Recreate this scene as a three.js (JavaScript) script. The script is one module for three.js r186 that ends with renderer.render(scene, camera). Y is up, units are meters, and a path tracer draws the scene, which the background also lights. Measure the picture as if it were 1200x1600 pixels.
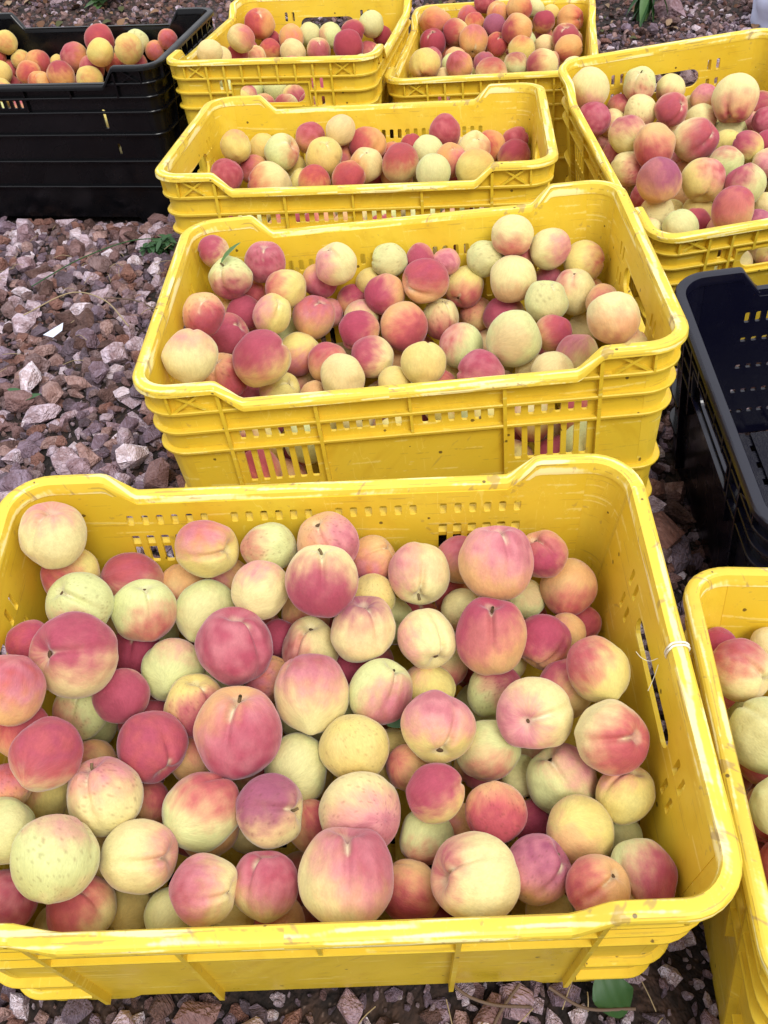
import * as THREE from 'three';
import { ImprovedNoise } from 'three/addons/math/ImprovedNoise.js';
import { ConvexGeometry } from 'three/addons/geometries/ConvexGeometry.js';
import { mergeGeometries, mergeVertices, toCreasedNormals } from 'three/addons/utils/BufferGeometryUtils.js';

// ---------------------------------------------------------------- camera, sky, sun, exposure
const CAM = { height: 0.8186, pitch: 0.75046, roll: 0.07811, fov: 55.377 };
const EXPOSURE = 1.84, SKY = 0.92, SUN = 1.25;
const scene = new THREE.Scene();
const camera = new THREE.PerspectiveCamera(CAM.fov, 0.75, 0.02, 400);
{
  const c = Math.cos(CAM.pitch), s = Math.sin(CAM.pitch), cr = Math.cos(CAM.roll), sr = Math.sin(CAM.roll);
  const R = new THREE.Vector3(1, 0, 0), U = new THREE.Vector3(0, c, -s), B = new THREE.Vector3(0, s, c);
  const right = R.clone().multiplyScalar(cr).addScaledVector(U, -sr), up = R.clone().multiplyScalar(sr).addScaledVector(U, cr);
  camera.quaternion.setFromRotationMatrix(new THREE.Matrix4().makeBasis(right, up, B));
  camera.position.set(0, CAM.height, 0);
  camera.updateMatrixWorld(true);
}
const renderer = new THREE.WebGLRenderer({ antialias: true });
renderer.toneMapping = THREE.LinearToneMapping;
renderer.toneMappingExposure = EXPOSURE;
renderer.shadowMap.enabled = true;
{ // an overcast sky, brighter towards the zenith, a little cooler towards the horizon
  const w = 256, h = 128, d = new Float32Array(w * h * 4);
  for (let j = 0; j < h; j++) for (let i = 0; i < w; i++) {
    const el = ((j + 0.5) / h - 0.5) * Math.PI, s = Math.max(0, Math.sin(el)), k = (j * w + i) * 4;
    const L = el > 0 ? SKY * (1 + 2 * s) / 3 : 0.10 * SKY;
    d[k] = L * 0.985; d[k + 1] = L * (el > 0 ? 1.0 : 0.92); d[k + 2] = L * (el > 0 ? 1.05 : 0.85); d[k + 3] = 1;
  }
  const t = new THREE.DataTexture(d, w, h, THREE.RGBAFormat, THREE.FloatType);
  t.mapping = THREE.EquirectangularReflectionMapping; t.magFilter = THREE.LinearFilter; t.minFilter = THREE.LinearFilter; t.needsUpdate = true;
  scene.background = t; scene.environment = t;
}
const sun = new THREE.DirectionalLight(new THREE.Color(1, 0.97, 0.92), SUN);
sun.position.set(0.9, 3.2, 1.6); sun.target.position.set(0, 0, -1);
sun.castShadow = true; sun.shadow.radius = 45;
Object.assign(sun.shadow.camera, { left: -3, right: 3, top: 3, bottom: -3, near: 0.1, far: 12 });
scene.add(sun, sun.target);

// ---------------------------------------------------------------- helpers
function rng(seed) { let a = seed >>> 0; return () => { a = (a + 0x6D2B79F5) | 0; let t = Math.imul(a ^ (a >>> 15), 1 | a); t = (t + Math.imul(t ^ (t >>> 7), 61 | t)) ^ t; return ((t ^ (t >>> 14)) >>> 0) / 4294967296; }; }
const IN = new ImprovedNoise(), noise = (x, y, z = 0) => IN.noise(x, y, z);
const fbm = (x, y, z, o = 4) => { let s = 0, a = 0.5; for (let i = 0; i < o; i++) { s += a * noise(x, y, z); x *= 2.03; y *= 2.01; z *= 1.97; a *= 0.5; } return s; };
const clamp = (x, a = 0, b = 1) => Math.min(b, Math.max(a, x));
const smooth = (a, b, x) => { const t = clamp((x - a) / (b - a)); return t * t * (3 - 2 * t); };
const V = (x, y, z) => new THREE.Vector3(x, y, z);
const taken = new Map();
function numbered(name) { const n = taken.get(name) ?? 0; taken.set(name, n + 1); return n ? name + '_' + String(n).padStart(3, '0') : name; }
function tag(o, label, category, group, kind) {
  if (label) o.userData.label = label;
  if (category) o.userData.category = category;
  if (group) o.userData.group = group;
  if (kind) o.userData.kind = kind;
  return o;
}
function mesh(name, geometry, material, parent) {
  const m = new THREE.Mesh(geometry, material); m.castShadow = m.receiveShadow = true;
  m.name = parent && parent !== scene ? name : numbered(name);
  if (parent) parent.add(m);
  return m;
}
function texture(size, fn, srgb = true) { // a tile that repeats; fn(u, v) gives [r, g, b] 0..255
  const d = new Uint8Array(size * size * 4);
  for (let j = 0; j < size; j++) for (let i = 0; i < size; i++) {
    const c = fn(i / size, j / size), k = (j * size + i) * 4;
    d[k] = clamp(c[0], 0, 255); d[k + 1] = clamp(c[1], 0, 255); d[k + 2] = clamp(c[2], 0, 255); d[k + 3] = 255;
  }
  const t = new THREE.DataTexture(d, size, size); t.wrapS = t.wrapT = THREE.RepeatWrapping;
  t.magFilter = THREE.LinearFilter; t.minFilter = THREE.LinearMipmapLinearFilter; t.generateMipmaps = true;
  if (srgb) t.colorSpace = THREE.SRGBColorSpace; t.needsUpdate = true; return t;
}
// noise that tiles over 0..1: noise on a torus
function tnoise(u, v, f, seed = 0, o = 3) {
  const a = u * Math.PI * 2, b = v * Math.PI * 2, k = f / (Math.PI * 2);
  return fbm(Math.cos(a) * k + seed, Math.sin(a) * k + Math.cos(b) * k * 0.73, Math.sin(b) * k + seed * 1.7 + Math.cos(b) * k * 0.37, o);
}
const mix3 = (a, b, t) => [a[0] + (b[0] - a[0]) * t, a[1] + (b[1] - a[1]) * t, a[2] + (b[2] - a[2]) * t];

// ---------------------------------------------------------------- crate dimensions and places
const W = 0.53, D = 0.3769,  RAISED = 0.0813, SLOPE = 0.0265, TAPER = 0.020, LIP = 0.0090, WALL = 0.0035, CORNER = 0.042;
let NOTCH = 0.0227;
const CRATES = {
  C1: { at: [-0.0617, 0.0253, -0.4722], turn: [0.1280, -0.0328, -0.0206], H: 0.2488 },
  C2: { at: [0.0502, 0.0476, -0.9217], turn: [-0.0339, -0.0464, 0.0448], H: 0.2488 },
  C3: { at: [0.0134, 0.0274, -1.3681], turn: [-0.0924, -0.1209, 0.0009], H: 0.2488 },
  C4: { at: [0.5533, -0.0134, -1.4384], turn: [0.1088, 1.6423, 0.0495], H: 0.2488 },
  C5: { at: [-0.0870, -0.0025, -1.9689], turn: [-0.0780, 1.3726, -0.0012], H: 0.2488 },
  C6: { at: [0.2947, -0.0481, -1.9624], turn: [-0.0609, 1.3803, 0.0249], H: 0.2488 },
  C7: { at: [0.4814, -0.0334, -0.3292], turn: [-0.0646, -0.1358, -0.0096], H: 0.2488 },
  C8: { at: [0.6233, -0.0407, -0.8338], turn: [0.1569, -0.0058, 0.0638], H: 0.2700 },
  C9: { at: [-0.5475, -0.0523, -1.9934], turn: [-0.0357, -0.2113, 0.0074], H: 0.3000 },
};
for (const k in CRATES) {
  const c = CRATES[k];
  c.m = new THREE.Matrix4().makeRotationFromEuler(new THREE.Euler(c.turn[0], c.turn[1], c.turn[2], 'XZY')).setPosition(...c.at);
  c.inv = c.m.clone().invert();
  c.feet = [[-1, -1], [1, -1], [1, 1], [-1, 1], [0, 0]].map(([a, b]) => V(a * (W / 2 - 0.03), 0, b * (D / 2 - 0.03)).applyMatrix4(c.m));
}
// the uneven ground that carries the crates
function ground(x, z) {
  let sw = 0.6, sh = 0;
  for (const k in CRATES) for (const f of CRATES[k].feet) { const d = (f.x - x) ** 2 + (f.z - z) ** 2, w = 1 / (d * d + 0.0006) / 400; sw += w; sh += w * f.y; }
  let h = sh / sw - 0.006 + 0.012 * fbm(x * 5, 3.1, z * 5, 4);
  for (const k in CRATES) {
    const c = CRATES[k], p = V(x, h, z).applyMatrix4(c.inv);
    const e = Math.max(Math.abs(p.x) - W / 2 + 0.02, Math.abs(p.z) - D / 2 + 0.02);
    if (e < 0.06 && p.y > -0.004) h -= (p.y + 0.004) * (1 - smooth(0.0, 0.06, e));
  }
  return h;
}

// ---------------------------------------------------------------- ground, stones
const soilMap = texture(1024, (u, v) => {
  const n = tnoise(u, v, 9, 1.3, 5), m = tnoise(u, v, 60, 4.1, 4), g = tnoise(u, v, 170, 8.2, 2);
  let c = mix3([32, 23, 20], [74, 54, 45], clamp(0.5 + 1.5 * n + 0.7 * m));
  if (g > 0.22) c = mix3(c, [128, 108, 100], clamp((g - 0.22) * 5));
  return c.map((x) => x * (0.85 + 0.5 * m));
});
const soilBump = texture(1024, (u, v) => { const m = 128 + 190 * tnoise(u, v, 45, 4.1, 4) + 120 * tnoise(u, v, 150, 8.2, 2); return [m, m, m]; }, false);
const soil = new THREE.MeshStandardMaterial({ map: soilMap, bumpMap: soilBump, bumpScale: 0.008, roughness: 1 });
let groundMesh;
{
  const nx = 260, nz = 300, pos = [], uv = [], idx = [];
  const far = (t) => Math.sign(t) * (Math.abs(t) < 1 ? Math.abs(t) * 2 : 2 + (Math.abs(t) - 1) ** 3 * 60);
  for (let j = 0; j <= nz; j++) for (let i = 0; i <= nx; i++) {
    const x = far((i / nx - 0.5) * 4), z = -1.6 + far((j / nz - 0.5) * 4);
    pos.push(x, ground(x, z), z); uv.push(x / 0.7, z / 0.7);
    if (i && j) { const a = j * (nx + 1) + i; idx.push(a - nx - 2, a - 1, a, a - nx - 2, a, a - nx - 1); }
  }
  const g = new THREE.BufferGeometry();
  g.setAttribute('position', new THREE.Float32BufferAttribute(pos, 3)); g.setAttribute('uv', new THREE.Float32BufferAttribute(uv, 2));
  g.setIndex(idx); g.computeVertexNormals();
  groundMesh = mesh('ground', g, soil, scene); groundMesh.userData.kind = 'structure';
}
function rockGeometry(seed, n = 15, flat = 1) {
  const r = rng(seed), pts = [], sx = 0.8 + 0.5 * r(), sy = (0.55 + 0.3 * r()) * flat, sz = 0.65 + 0.3 * r();
  for (let i = 0; i < n; i++) {
    const t = r() * Math.PI * 2, y = 2 * r() - 1, q = Math.sqrt(1 - y * y), k = 0.8 + 0.35 * r();
    pts.push(V(Math.cos(t) * q * k * sx, y * k * sy, Math.sin(t) * q * k * sz));
  }
  let g = new ConvexGeometry(pts);
  const p = g.attributes.position, uv = [], nn = g.attributes.normal;
  for (let i = 0; i < p.count; i++) {
    const ax = Math.abs(nn.getX(i)), ay = Math.abs(nn.getY(i)), az = Math.abs(nn.getZ(i));
    const [a, b] = ay >= ax && ay >= az ? [p.getX(i), p.getZ(i)] : ax >= az ? [p.getZ(i), p.getY(i)] : [p.getX(i), p.getY(i)];
    uv.push(a * 0.16 + seed * 0.37, b * 0.16 + seed * 0.61);
  }
  g.setAttribute('uv', new THREE.Float32BufferAttribute(uv, 2));
  return toCreasedNormals(g, 0.35);
}
const stoneMap = texture(512, (u, v) => {
  const n = tnoise(u, v, 8, 2.3, 4), m = tnoise(u, v, 40, 6.1, 3), k = clamp(0.62 + 0.9 * n + 0.55 * m, 0.2, 1);
  const c = mix3([150, 120, 112], [255, 250, 252], k); return m > 0.3 ? mix3(c, [255, 255, 255], 0.5) : c;
});
const stoneBump = texture(512, (u, v) => { const m = 128 + 130 * tnoise(u, v, 16, 2.3, 4) + 120 * tnoise(u, v, 50, 6.1, 3); return [m, m, m]; }, false);
const stoneTints = [[140, 124, 140], [172, 150, 160], [140, 112, 110], [150, 112, 100], [206, 192, 204], [112, 100, 112], [176, 148, 142], [238, 230, 240], [142, 122, 122], [104, 80, 74]];
const stoneMats = stoneTints.map((c) => new THREE.MeshStandardMaterial({ color: new THREE.Color(`rgb(${c})`), map: stoneMap, bumpMap: stoneBump, bumpScale: 0.006, roughness: 0.92 }));
const gravelMat = new THREE.MeshStandardMaterial({ map: stoneMap, bumpMap: stoneBump, bumpScale: 0.006, roughness: 0.92 });
const rocks = Array.from({ length: 12 }, (_, i) => rockGeometry(i + 1, 16 + (i % 5) * 4));
function clearOfCrates(x, y, z, r) {
  for (const k in CRATES) {
    const p = V(x, y, z).applyMatrix4(CRATES[k].inv);
    const i = 0.016 + TAPER * (1 - clamp(p.y / CRATES[k].H));
    if (Math.abs(p.x) < W / 2 - i + r && Math.abs(p.z) < D / 2 - i + r) return false;
  }
  return true;
}
{
  const r = rng(77), shown = [], rest = [], tmp = V();
  const tint = (x, z) => { if (r() < 0.3) return [0, 4, 5, 7, 4][Math.floor(r() * 5)]; // greyer lilac pieces lie together, rusty ones elsewhere
    const n = noise(x * 2.2, 1.7, z * 2.2) + 0.9 * (r() - 0.5);
    return n > 0.28 ? [7, 4, 1][Math.floor(r() * 3)] : n > 0.02 ? [0, 1, 4, 0, 5][Math.floor(r() * 5)] : n > -0.25 ? [2, 3, 0, 8, 6][Math.floor(r() * 5)] : [3, 6, 8, 9, 2][Math.floor(r() * 5)];
  };
  for (let layer = 0; layer < 2; layer++) {
    const step = layer ? 0.031 : 0.020;
    for (let z = 0.05; z > -3.7; z -= step) for (let x = -1.5; x < 1.6; x += step) {
      const px = x + (r() - 0.5) * step * 1.1, pz = z + (r() - 0.5) * step * 1.1, pick = r(), sz = r();
      const back = smooth(-2.3, -2.7, pz), dirt = smooth(0.05, 0.2, px) * smooth(-0.5, -0.3, pz);
      if (pick < 0.72 * back + 0.55 * dirt * (layer ? 1 : 0.7) + (layer ? 0.25 : 0)) continue;
      let s = layer ? 0.011 + 0.015 * sz ** 1.6 : 0.008 + 0.009 * sz;
      s *= (1 - 0.35 * back) * (pz > -0.45 ? 0.72 : 1);
      const y = ground(px, pz) + s * (layer ? 0.75 : 0.25);
      if (!clearOfCrates(px, y, pz, s * 0.85)) continue;
      const it = { x: px, y, z: pz, s, g: Math.floor(r() * rocks.length), c: tint(px, pz), e: [r() * 0.9 - 0.45, r() * 6.28, r() * 0.9 - 0.45] };
      tmp.set(px, y, pz).project(camera);
      const X = (tmp.x + 1) * 600, Y = (1 - tmp.y) * 800, size = s / camera.position.distanceTo(V(px, y, pz));
      const seen = X > -20 && X < 1220 && Y > -20 && Y < 1620 && ((X < 285 && Y > 335 && Y < 770) || (Y > 1500 && X < 1130) || (X > 1020 && X < 1090 && Y > 800 && Y < 940) || (X > 915 && Y < 120) || (X < 400 && Y < 45));
      if (seen) shown.push([size * (layer ? 1 : 0.75), it]); else rest.push(it);
    }
  }
  for (let z = 0.05; z > -2.6; z -= 0.0105) for (let x = -1.25; x < 1.1; x += 0.0105) { // the fines between them
    const px = x + (r() - 0.5) * 0.012, pz = z + (r() - 0.5) * 0.012, s = 0.0025 + 0.004 * r() ** 2;
    if (r() < 0.25) continue; const y = ground(px, pz) + s * 0.3 + 0.004 * r(); if (!clearOfCrates(px, y, pz, s)) continue;
    rest.push({ x: px, y, z: pz, s, g: Math.floor(r() * 4), c: tint(px, pz), e: [r() * 3, r() * 6.28, r() * 3] });
  }
  for (let z = -2.3; z > -3.7; z -= 0.019) for (let x = -1.5; x < 1.6; x += 0.019) { // clods and crumbs on the soil behind
    const px = x + (r() - 0.5) * 0.03, pz = z + (r() - 0.5) * 0.03, s = 0.004 + 0.010 * r() ** 3, y = ground(px, pz) + s * 0.2;
    if (clearOfCrates(px, y, pz, s)) rest.push({ x: px, y, z: pz, s, g: Math.floor(r() * rocks.length), c: [9, 9, 2, 3, 8, 5, 6][Math.floor(r() * 7)], e: [r() * 3, r() * 6.28, r() * 3] });
  }
  shown.sort((a, b) => b[0] - a[0]);
  const own = shown.slice(0, 290).map((a) => a[1]); rest.push(...shown.slice(290).map((a) => a[1]));
  own.forEach((it, i) => {
    const m = mesh(i ? 'stone_' + String(i).padStart(3, '0') : 'stone', rocks[it.g], stoneMats[it.c], groundMesh);
    m.position.set(it.x, it.y, it.z); m.scale.setScalar(it.s); m.rotation.set(...it.e);
  });
  const per = rocks.map(() => []); rest.forEach((it) => per[it.g].push(it));
  // the small and far pieces nobody could count: one variant per rock shape, all one mass
  const heap = new THREE.Group(); heap.name = numbered('gravel'); scene.add(heap);
  tag(heap, 'loose crushed stone and rubble around and between the crates', 'gravel', null, 'stuff');
  const dummy = new THREE.Object3D();
  per.forEach((list, gi) => {
    if (!list.length) return;
    const im = new THREE.InstancedMesh(rocks[gi], gravelMat, list.length); im.name = 'gravel_mass'; im.castShadow = im.receiveShadow = true; im.userData.kind = 'stuff';
    list.forEach((it, i) => {
      dummy.position.set(it.x, it.y, it.z); dummy.scale.setScalar(it.s); dummy.rotation.set(...it.e); dummy.updateMatrix();
      im.setMatrixAt(i, dummy.matrix); im.setColorAt(i, new THREE.Color(`rgb(${stoneTints[it.c]})`));
    });
    heap.add(im);
  });
}

// ---------------------------------------------------------------- crates
const speck = rng(5), specks = Array.from({ length: 60 }, () => [speck(), speck(), 0.0012 + 0.002 * speck()]);
function plastic(wornLit) {
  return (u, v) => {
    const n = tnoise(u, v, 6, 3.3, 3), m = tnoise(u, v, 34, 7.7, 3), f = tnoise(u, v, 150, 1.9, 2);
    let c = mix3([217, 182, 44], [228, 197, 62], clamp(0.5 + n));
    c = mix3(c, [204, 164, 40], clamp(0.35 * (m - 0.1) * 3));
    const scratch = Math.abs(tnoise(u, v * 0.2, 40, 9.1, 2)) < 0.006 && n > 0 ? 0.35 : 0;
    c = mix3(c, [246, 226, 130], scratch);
    if (wornLit) c = mix3(c, [236, 218, 118], 0.15 + 0.4 * clamp(n));
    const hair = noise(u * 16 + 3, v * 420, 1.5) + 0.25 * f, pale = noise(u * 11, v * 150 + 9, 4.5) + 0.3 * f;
    c = mix3(c, [250, 240, 186], smooth(wornLit ? 0.02 : 0.5, wornLit ? 0.34 : 0.62, pale + (wornLit ? 0.5 * n + 0.25 * m : 0)) * (wornLit ? 0.75 : 0.35));  // pale scuffs; on rims spread wider to paint in their bright, lit look
    c = mix3(c, [140, 112, 66], smooth(wornLit ? 0.47 : 0.56, wornLit ? 0.55 : 0.64, hair) * (wornLit ? 0.45 : 0.25));
    const dirt = smooth(wornLit ? 0.26 : 0.36, wornLit ? 0.40 : 0.48, tnoise(u, v, 40, 12.4, 4) + 0.5 * f);
    c = mix3(c, [150, 122, 84], dirt * (wornLit ? 0.5 : 0.3));
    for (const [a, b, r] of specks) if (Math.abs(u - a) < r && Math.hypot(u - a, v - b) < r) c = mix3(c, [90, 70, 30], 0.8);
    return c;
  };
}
const yellowMap = texture(1024, plastic(false)), yellowWornLit = texture(1024, plastic(true));  // rim tile: real scuffs and dirt, plus rim brightness painted into the colour
const plasticBump = texture(512, (u, v) => { const m = 128 + 90 * tnoise(u, v, 12, 5.5, 3) + 40 * tnoise(u, v, 90, 2.2, 2); return [m, m, m]; }, false);
const plasticRough = texture(512, (u, v) => { const m = 150 + 150 * tnoise(u, v, 14, 6.6, 4); return [m, m, m]; }, false);
const M = {
  yellow: new THREE.MeshPhysicalMaterial({ map: yellowMap, roughness: 0.75, roughnessMap: plasticRough, bumpMap: plasticBump, bumpScale: 0.0006 }),
  yellowRim: new THREE.MeshPhysicalMaterial({ map: yellowWornLit, roughness: 0.7, roughnessMap: plasticRough, bumpMap: plasticBump, bumpScale: 0.0008 }),
  black: new THREE.MeshPhysicalMaterial({ color: new THREE.Color(0.003, 0.003, 0.004), specularIntensity: 0.7, roughness: 0.42, roughnessMap: plasticRough, bumpMap: plasticBump, bumpScale: 0.0006 }),
  navy: new THREE.MeshPhysicalMaterial({ color: new THREE.Color(0.004, 0.004, 0.013), roughness: 0.45, roughnessMap: plasticRough, bumpMap: plasticBump, bumpScale: 0.0006 }),
};
// a closed profile [inward offset from the rim line, height] swept along stations round the crate
function stationList(long, short) { // straight sides sampled at the given places, corners as arcs; every station: base point, outward normal, run, on a long side?
  const out = [], R = CORNER, A = 8; let run = 0, last;
  const add = (x, z, nx, nz, side, u) => { if (last) run += Math.hypot(x - last[0], z - last[1]); last = [x, z]; out.push({ x, z, nx, nz, run, side, u }); };
  const arc = (cx, cz, a0) => { for (let i = 1; i < A; i++) { const a = a0 + (i / A) * Math.PI / 2; add(cx + R * Math.cos(a), cz + R * Math.sin(a), Math.cos(a), Math.sin(a), 'corner', 0); } };
  const hw = W / 2, hd = D / 2, L = hw - R, S = hd - R;
  const ul = [...long].sort((a, b) => a - b), us = [...short].sort((a, b) => a - b);
  for (const u of us) add(hw, u, 1, 0, 'short', u);
  arc(L, S, 0);
  for (const u of [...ul].reverse()) add(u, hd, 0, 1, 'long', u);
  arc(-L, S, Math.PI / 2);
  for (const u of [...us].reverse()) add(-hw, u, -1, 0, 'short', u);
  arc(-L, -S, Math.PI);
  for (const u of ul) add(u, -hd, 0, -1, 'long', u);
  arc(L, -S, Math.PI * 1.5);
  return out;
}
function sweep(stations, profile, closed, crease = 0.6) { // profile(station) gives the points; ends are capped when open
  const pos = [], uv = [], idx = [], n = stations.length, P = stations.map(profile), k = P[0].length;
  const ring = (i, run) => { let l = 0; for (let j = 0; j <= k; j++) { const [o, y] = P[i][j % k], s = stations[i]; if (j) l += Math.hypot(o - P[i][j - 1][0], y - P[i][j - 1][1]); pos.push(s.x - s.nx * o, y, s.z - s.nz * o); uv.push(run / 0.6, (l + y * 0.3) / 0.6); } };
  for (let i = 0; i < n; i++) ring(i, stations[i].run);
  if (closed) ring(0, stations[n - 1].run + 0.08);
  const rows = closed ? n : n - 1;
  for (let i = 0; i < rows; i++) for (let j = 0; j < k; j++) { const a = i * (k + 1) + j, b = a + k + 1; idx.push(a, b, a + 1, b, b + 1, a + 1); }
  let g = new THREE.BufferGeometry();
  g.setAttribute('position', new THREE.Float32BufferAttribute(pos, 3)); g.setAttribute('uv', new THREE.Float32BufferAttribute(uv, 2)); g.setIndex(idx);
  if (!closed) for (const [i, f] of [[0, 1], [n - 1, 0]]) { const c = P[i].map(([a, b]) => new THREE.Vector2(a, b)), t = THREE.ShapeUtils.triangulateShape(c, []); for (const q of t) { const w = q.map((x) => i * (k + 1) + x); if (f) w.reverse(); idx.push(...w); } g.setIndex(idx); }
  return toCreasedNormals(g, crease);
}
const inset = (y, H) => TAPER * (1 - clamp(y / H));
const topAt = (st, H) => { if (st.side !== 'long') return H; const a = Math.abs(st.u), e = W / 2 - RAISED; return H - NOTCH * smooth(0, 1, clamp((e - a) / SLOPE) * 0.9 + 0.05 * 0); };
function bar(side, pts, H, off0, off1) { // a flat polygon on one side of the crate [u, y], standing from off0 to off1 inside the rim line
  const [nx, nz, half] = { front: [0, 1, D / 2], back: [0, -1, D / 2], east: [1, 0, W / 2], west: [-1, 0, W / 2] }[side];
  const at = (u, y, off) => { const o = off + inset(y, H); return nz ? [u * nz, y, nz * (half - o)] : [nx * (half - o), y, -u * nx]; };
  const n = pts.length, pos = [], uv = [], tri = (...v) => v.forEach(([u, y, o]) => { pos.push(...at(u, y, o)); uv.push((u + o) / 0.6, (y + o) / 0.6); });
  const f = THREE.ShapeUtils.triangulateShape(pts.map((p) => new THREE.Vector2(...p)), []);
  const cw = THREE.ShapeUtils.area(pts.map((p) => new THREE.Vector2(...p))) < 0;
  for (const t of f) { const q = t.map((i) => [...pts[i], off0]); tri(...(cw ? q : q)); tri(...t.map((i) => [...pts[i], off1]).reverse()); }
  for (let i = 0; i < n; i++) { const a = pts[i], b = pts[(i + 1) % n], [s, e] = cw ? [a, b] : [b, a]; tri([...s, off0], [...e, off0], [...e, off1]); tri([...s, off0], [...e, off1], [...s, off1]); }
  const g = new THREE.BufferGeometry();
  g.setAttribute('position', new THREE.Float32BufferAttribute(pos, 3)); g.setAttribute('uv', new THREE.Float32BufferAttribute(uv, 2)); g.computeVertexNormals();
  return g;
}
const strip = (u0, y0, u1, y1, w) => { const d = Math.hypot(u1 - u0, y1 - y0), nx = -(y1 - y0) / d * w / 2, ny = (u1 - u0) / d * w / 2; return [[u0 + nx, y0 + ny], [u0 - nx, y0 - ny], [u1 - nx, y1 - ny], [u1 + nx, y1 + ny]]; };
function slot(x, y, w, h, r = 0.002) {
  const p = new THREE.Path(), a = w / 2, b = h / 2; r = Math.min(r, a * 0.98, b * 0.98);
  p.moveTo(x - a + r, y - b); p.lineTo(x + a - r, y - b); p.absarc(x + a - r, y - b + r, r, -Math.PI / 2, 0); p.lineTo(x + a, y + b - r); p.absarc(x + a - r, y + b - r, r, 0, Math.PI / 2);
  p.lineTo(x - a + r, y + b); p.absarc(x - a + r, y + b - r, r, Math.PI / 2, Math.PI); p.lineTo(x - a, y - b + r); p.absarc(x - a + r, y - b + r, r, Math.PI, Math.PI * 1.5); return p;
}
function panel(side, H, dark, plainFront) {
  const long = side === 'front' || side === 'back', L = (long ? W : D) / 2 - CORNER, s = new THREE.Shape();
  s.moveTo(-L, 0); 
  if (long) { s.lineTo(-0.165, 0); s.lineTo(-0.155, 0.014); s.lineTo(0.155, 0.014); s.lineTo(0.165, 0); }
  s.lineTo(L, 0); s.lineTo(L, H - 0.005);
  if (long) { const e = W / 2 - RAISED; s.lineTo(e, H - 0.005); s.lineTo(e - SLOPE, H - NOTCH - 0.005); s.lineTo(-e + SLOPE, H - NOTCH - 0.005); s.lineTo(-e, H - 0.005); }
  s.lineTo(-L, H - 0.005); s.closePath();
  if (long) {
    for (let g = 0; g < 4; g++) for (let i = 0; i < 6; i++) {
      const u = -0.135 + g * 0.09 + (i - 2.5) * 0.0128;
      if (dark !== 'few' || g === 1) s.holes.push(slot(u, H - (plainFront ? 0.047 : 0.0655), 0.0062, plainFront ? 0.012 : 0.0145));
      if (dark === 'rows') { for (const y of [0.098, 0.14, 0.18, 0.215]) s.holes.push(slot(u, H - y, 0.0068, 0.006)); } else if (dark) { if (g === 3 && i === 3) { s.holes.push(slot(u, H - 0.094, 0.006, 0.034)); s.holes.push(slot(u + 0.012, H - 0.15, 0.006, 0.02)); } }
      else if ((g === 0 || g === 3) && !(plainFront && side === 'front')) { s.holes.push(slot(u, H - (plainFront ? 0.083 : 0.1085), 0.0074, plainFront ? 0.034 : 0.043)); s.holes.push(slot(u, H - 0.168, 0.0068, 0.05)); }
    }
  } else {
    s.holes.push(plainFront ? slot(0, H - 0.052, 0.108, 0.018, 0.0088) : slot(0, H - 0.060, 0.116, 0.030, 0.0148));
    for (const a of [-1, 1]) for (const b of [0.074, 0.089]) for (const y of [0.043, 0.074]) s.holes.push(slot(a * b, H - y, 0.006, 0.018));
  }
  const e = new THREE.ExtrudeGeometry(s, { depth: 1, bevelEnabled: false, curveSegments: 4 });
  const p = e.attributes.position, uv = [], [nx, nz, half] = { front: [0, 1, D / 2], back: [0, -1, D / 2], east: [1, 0, W / 2], west: [-1, 0, W / 2] }[side];
  for (let i = 0; i < p.count; i++) {
    const u = p.getX(i), y = p.getY(i), o = LIP + WALL * (1 - p.getZ(i)) + inset(y, H);
    uv.push(u / 0.6 + (long ? 0 : 0.37), y / 0.6);
    if (nz) p.setXYZ(i, u * nz, y, nz * (half - o)); else p.setXYZ(i, nx * (half - o), y, -u * nx);
  }
  e.setAttribute('uv', new THREE.Float32BufferAttribute(uv, 2)); e.deleteAttribute('normal'); e.computeVertexNormals();
  return e;
}
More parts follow.
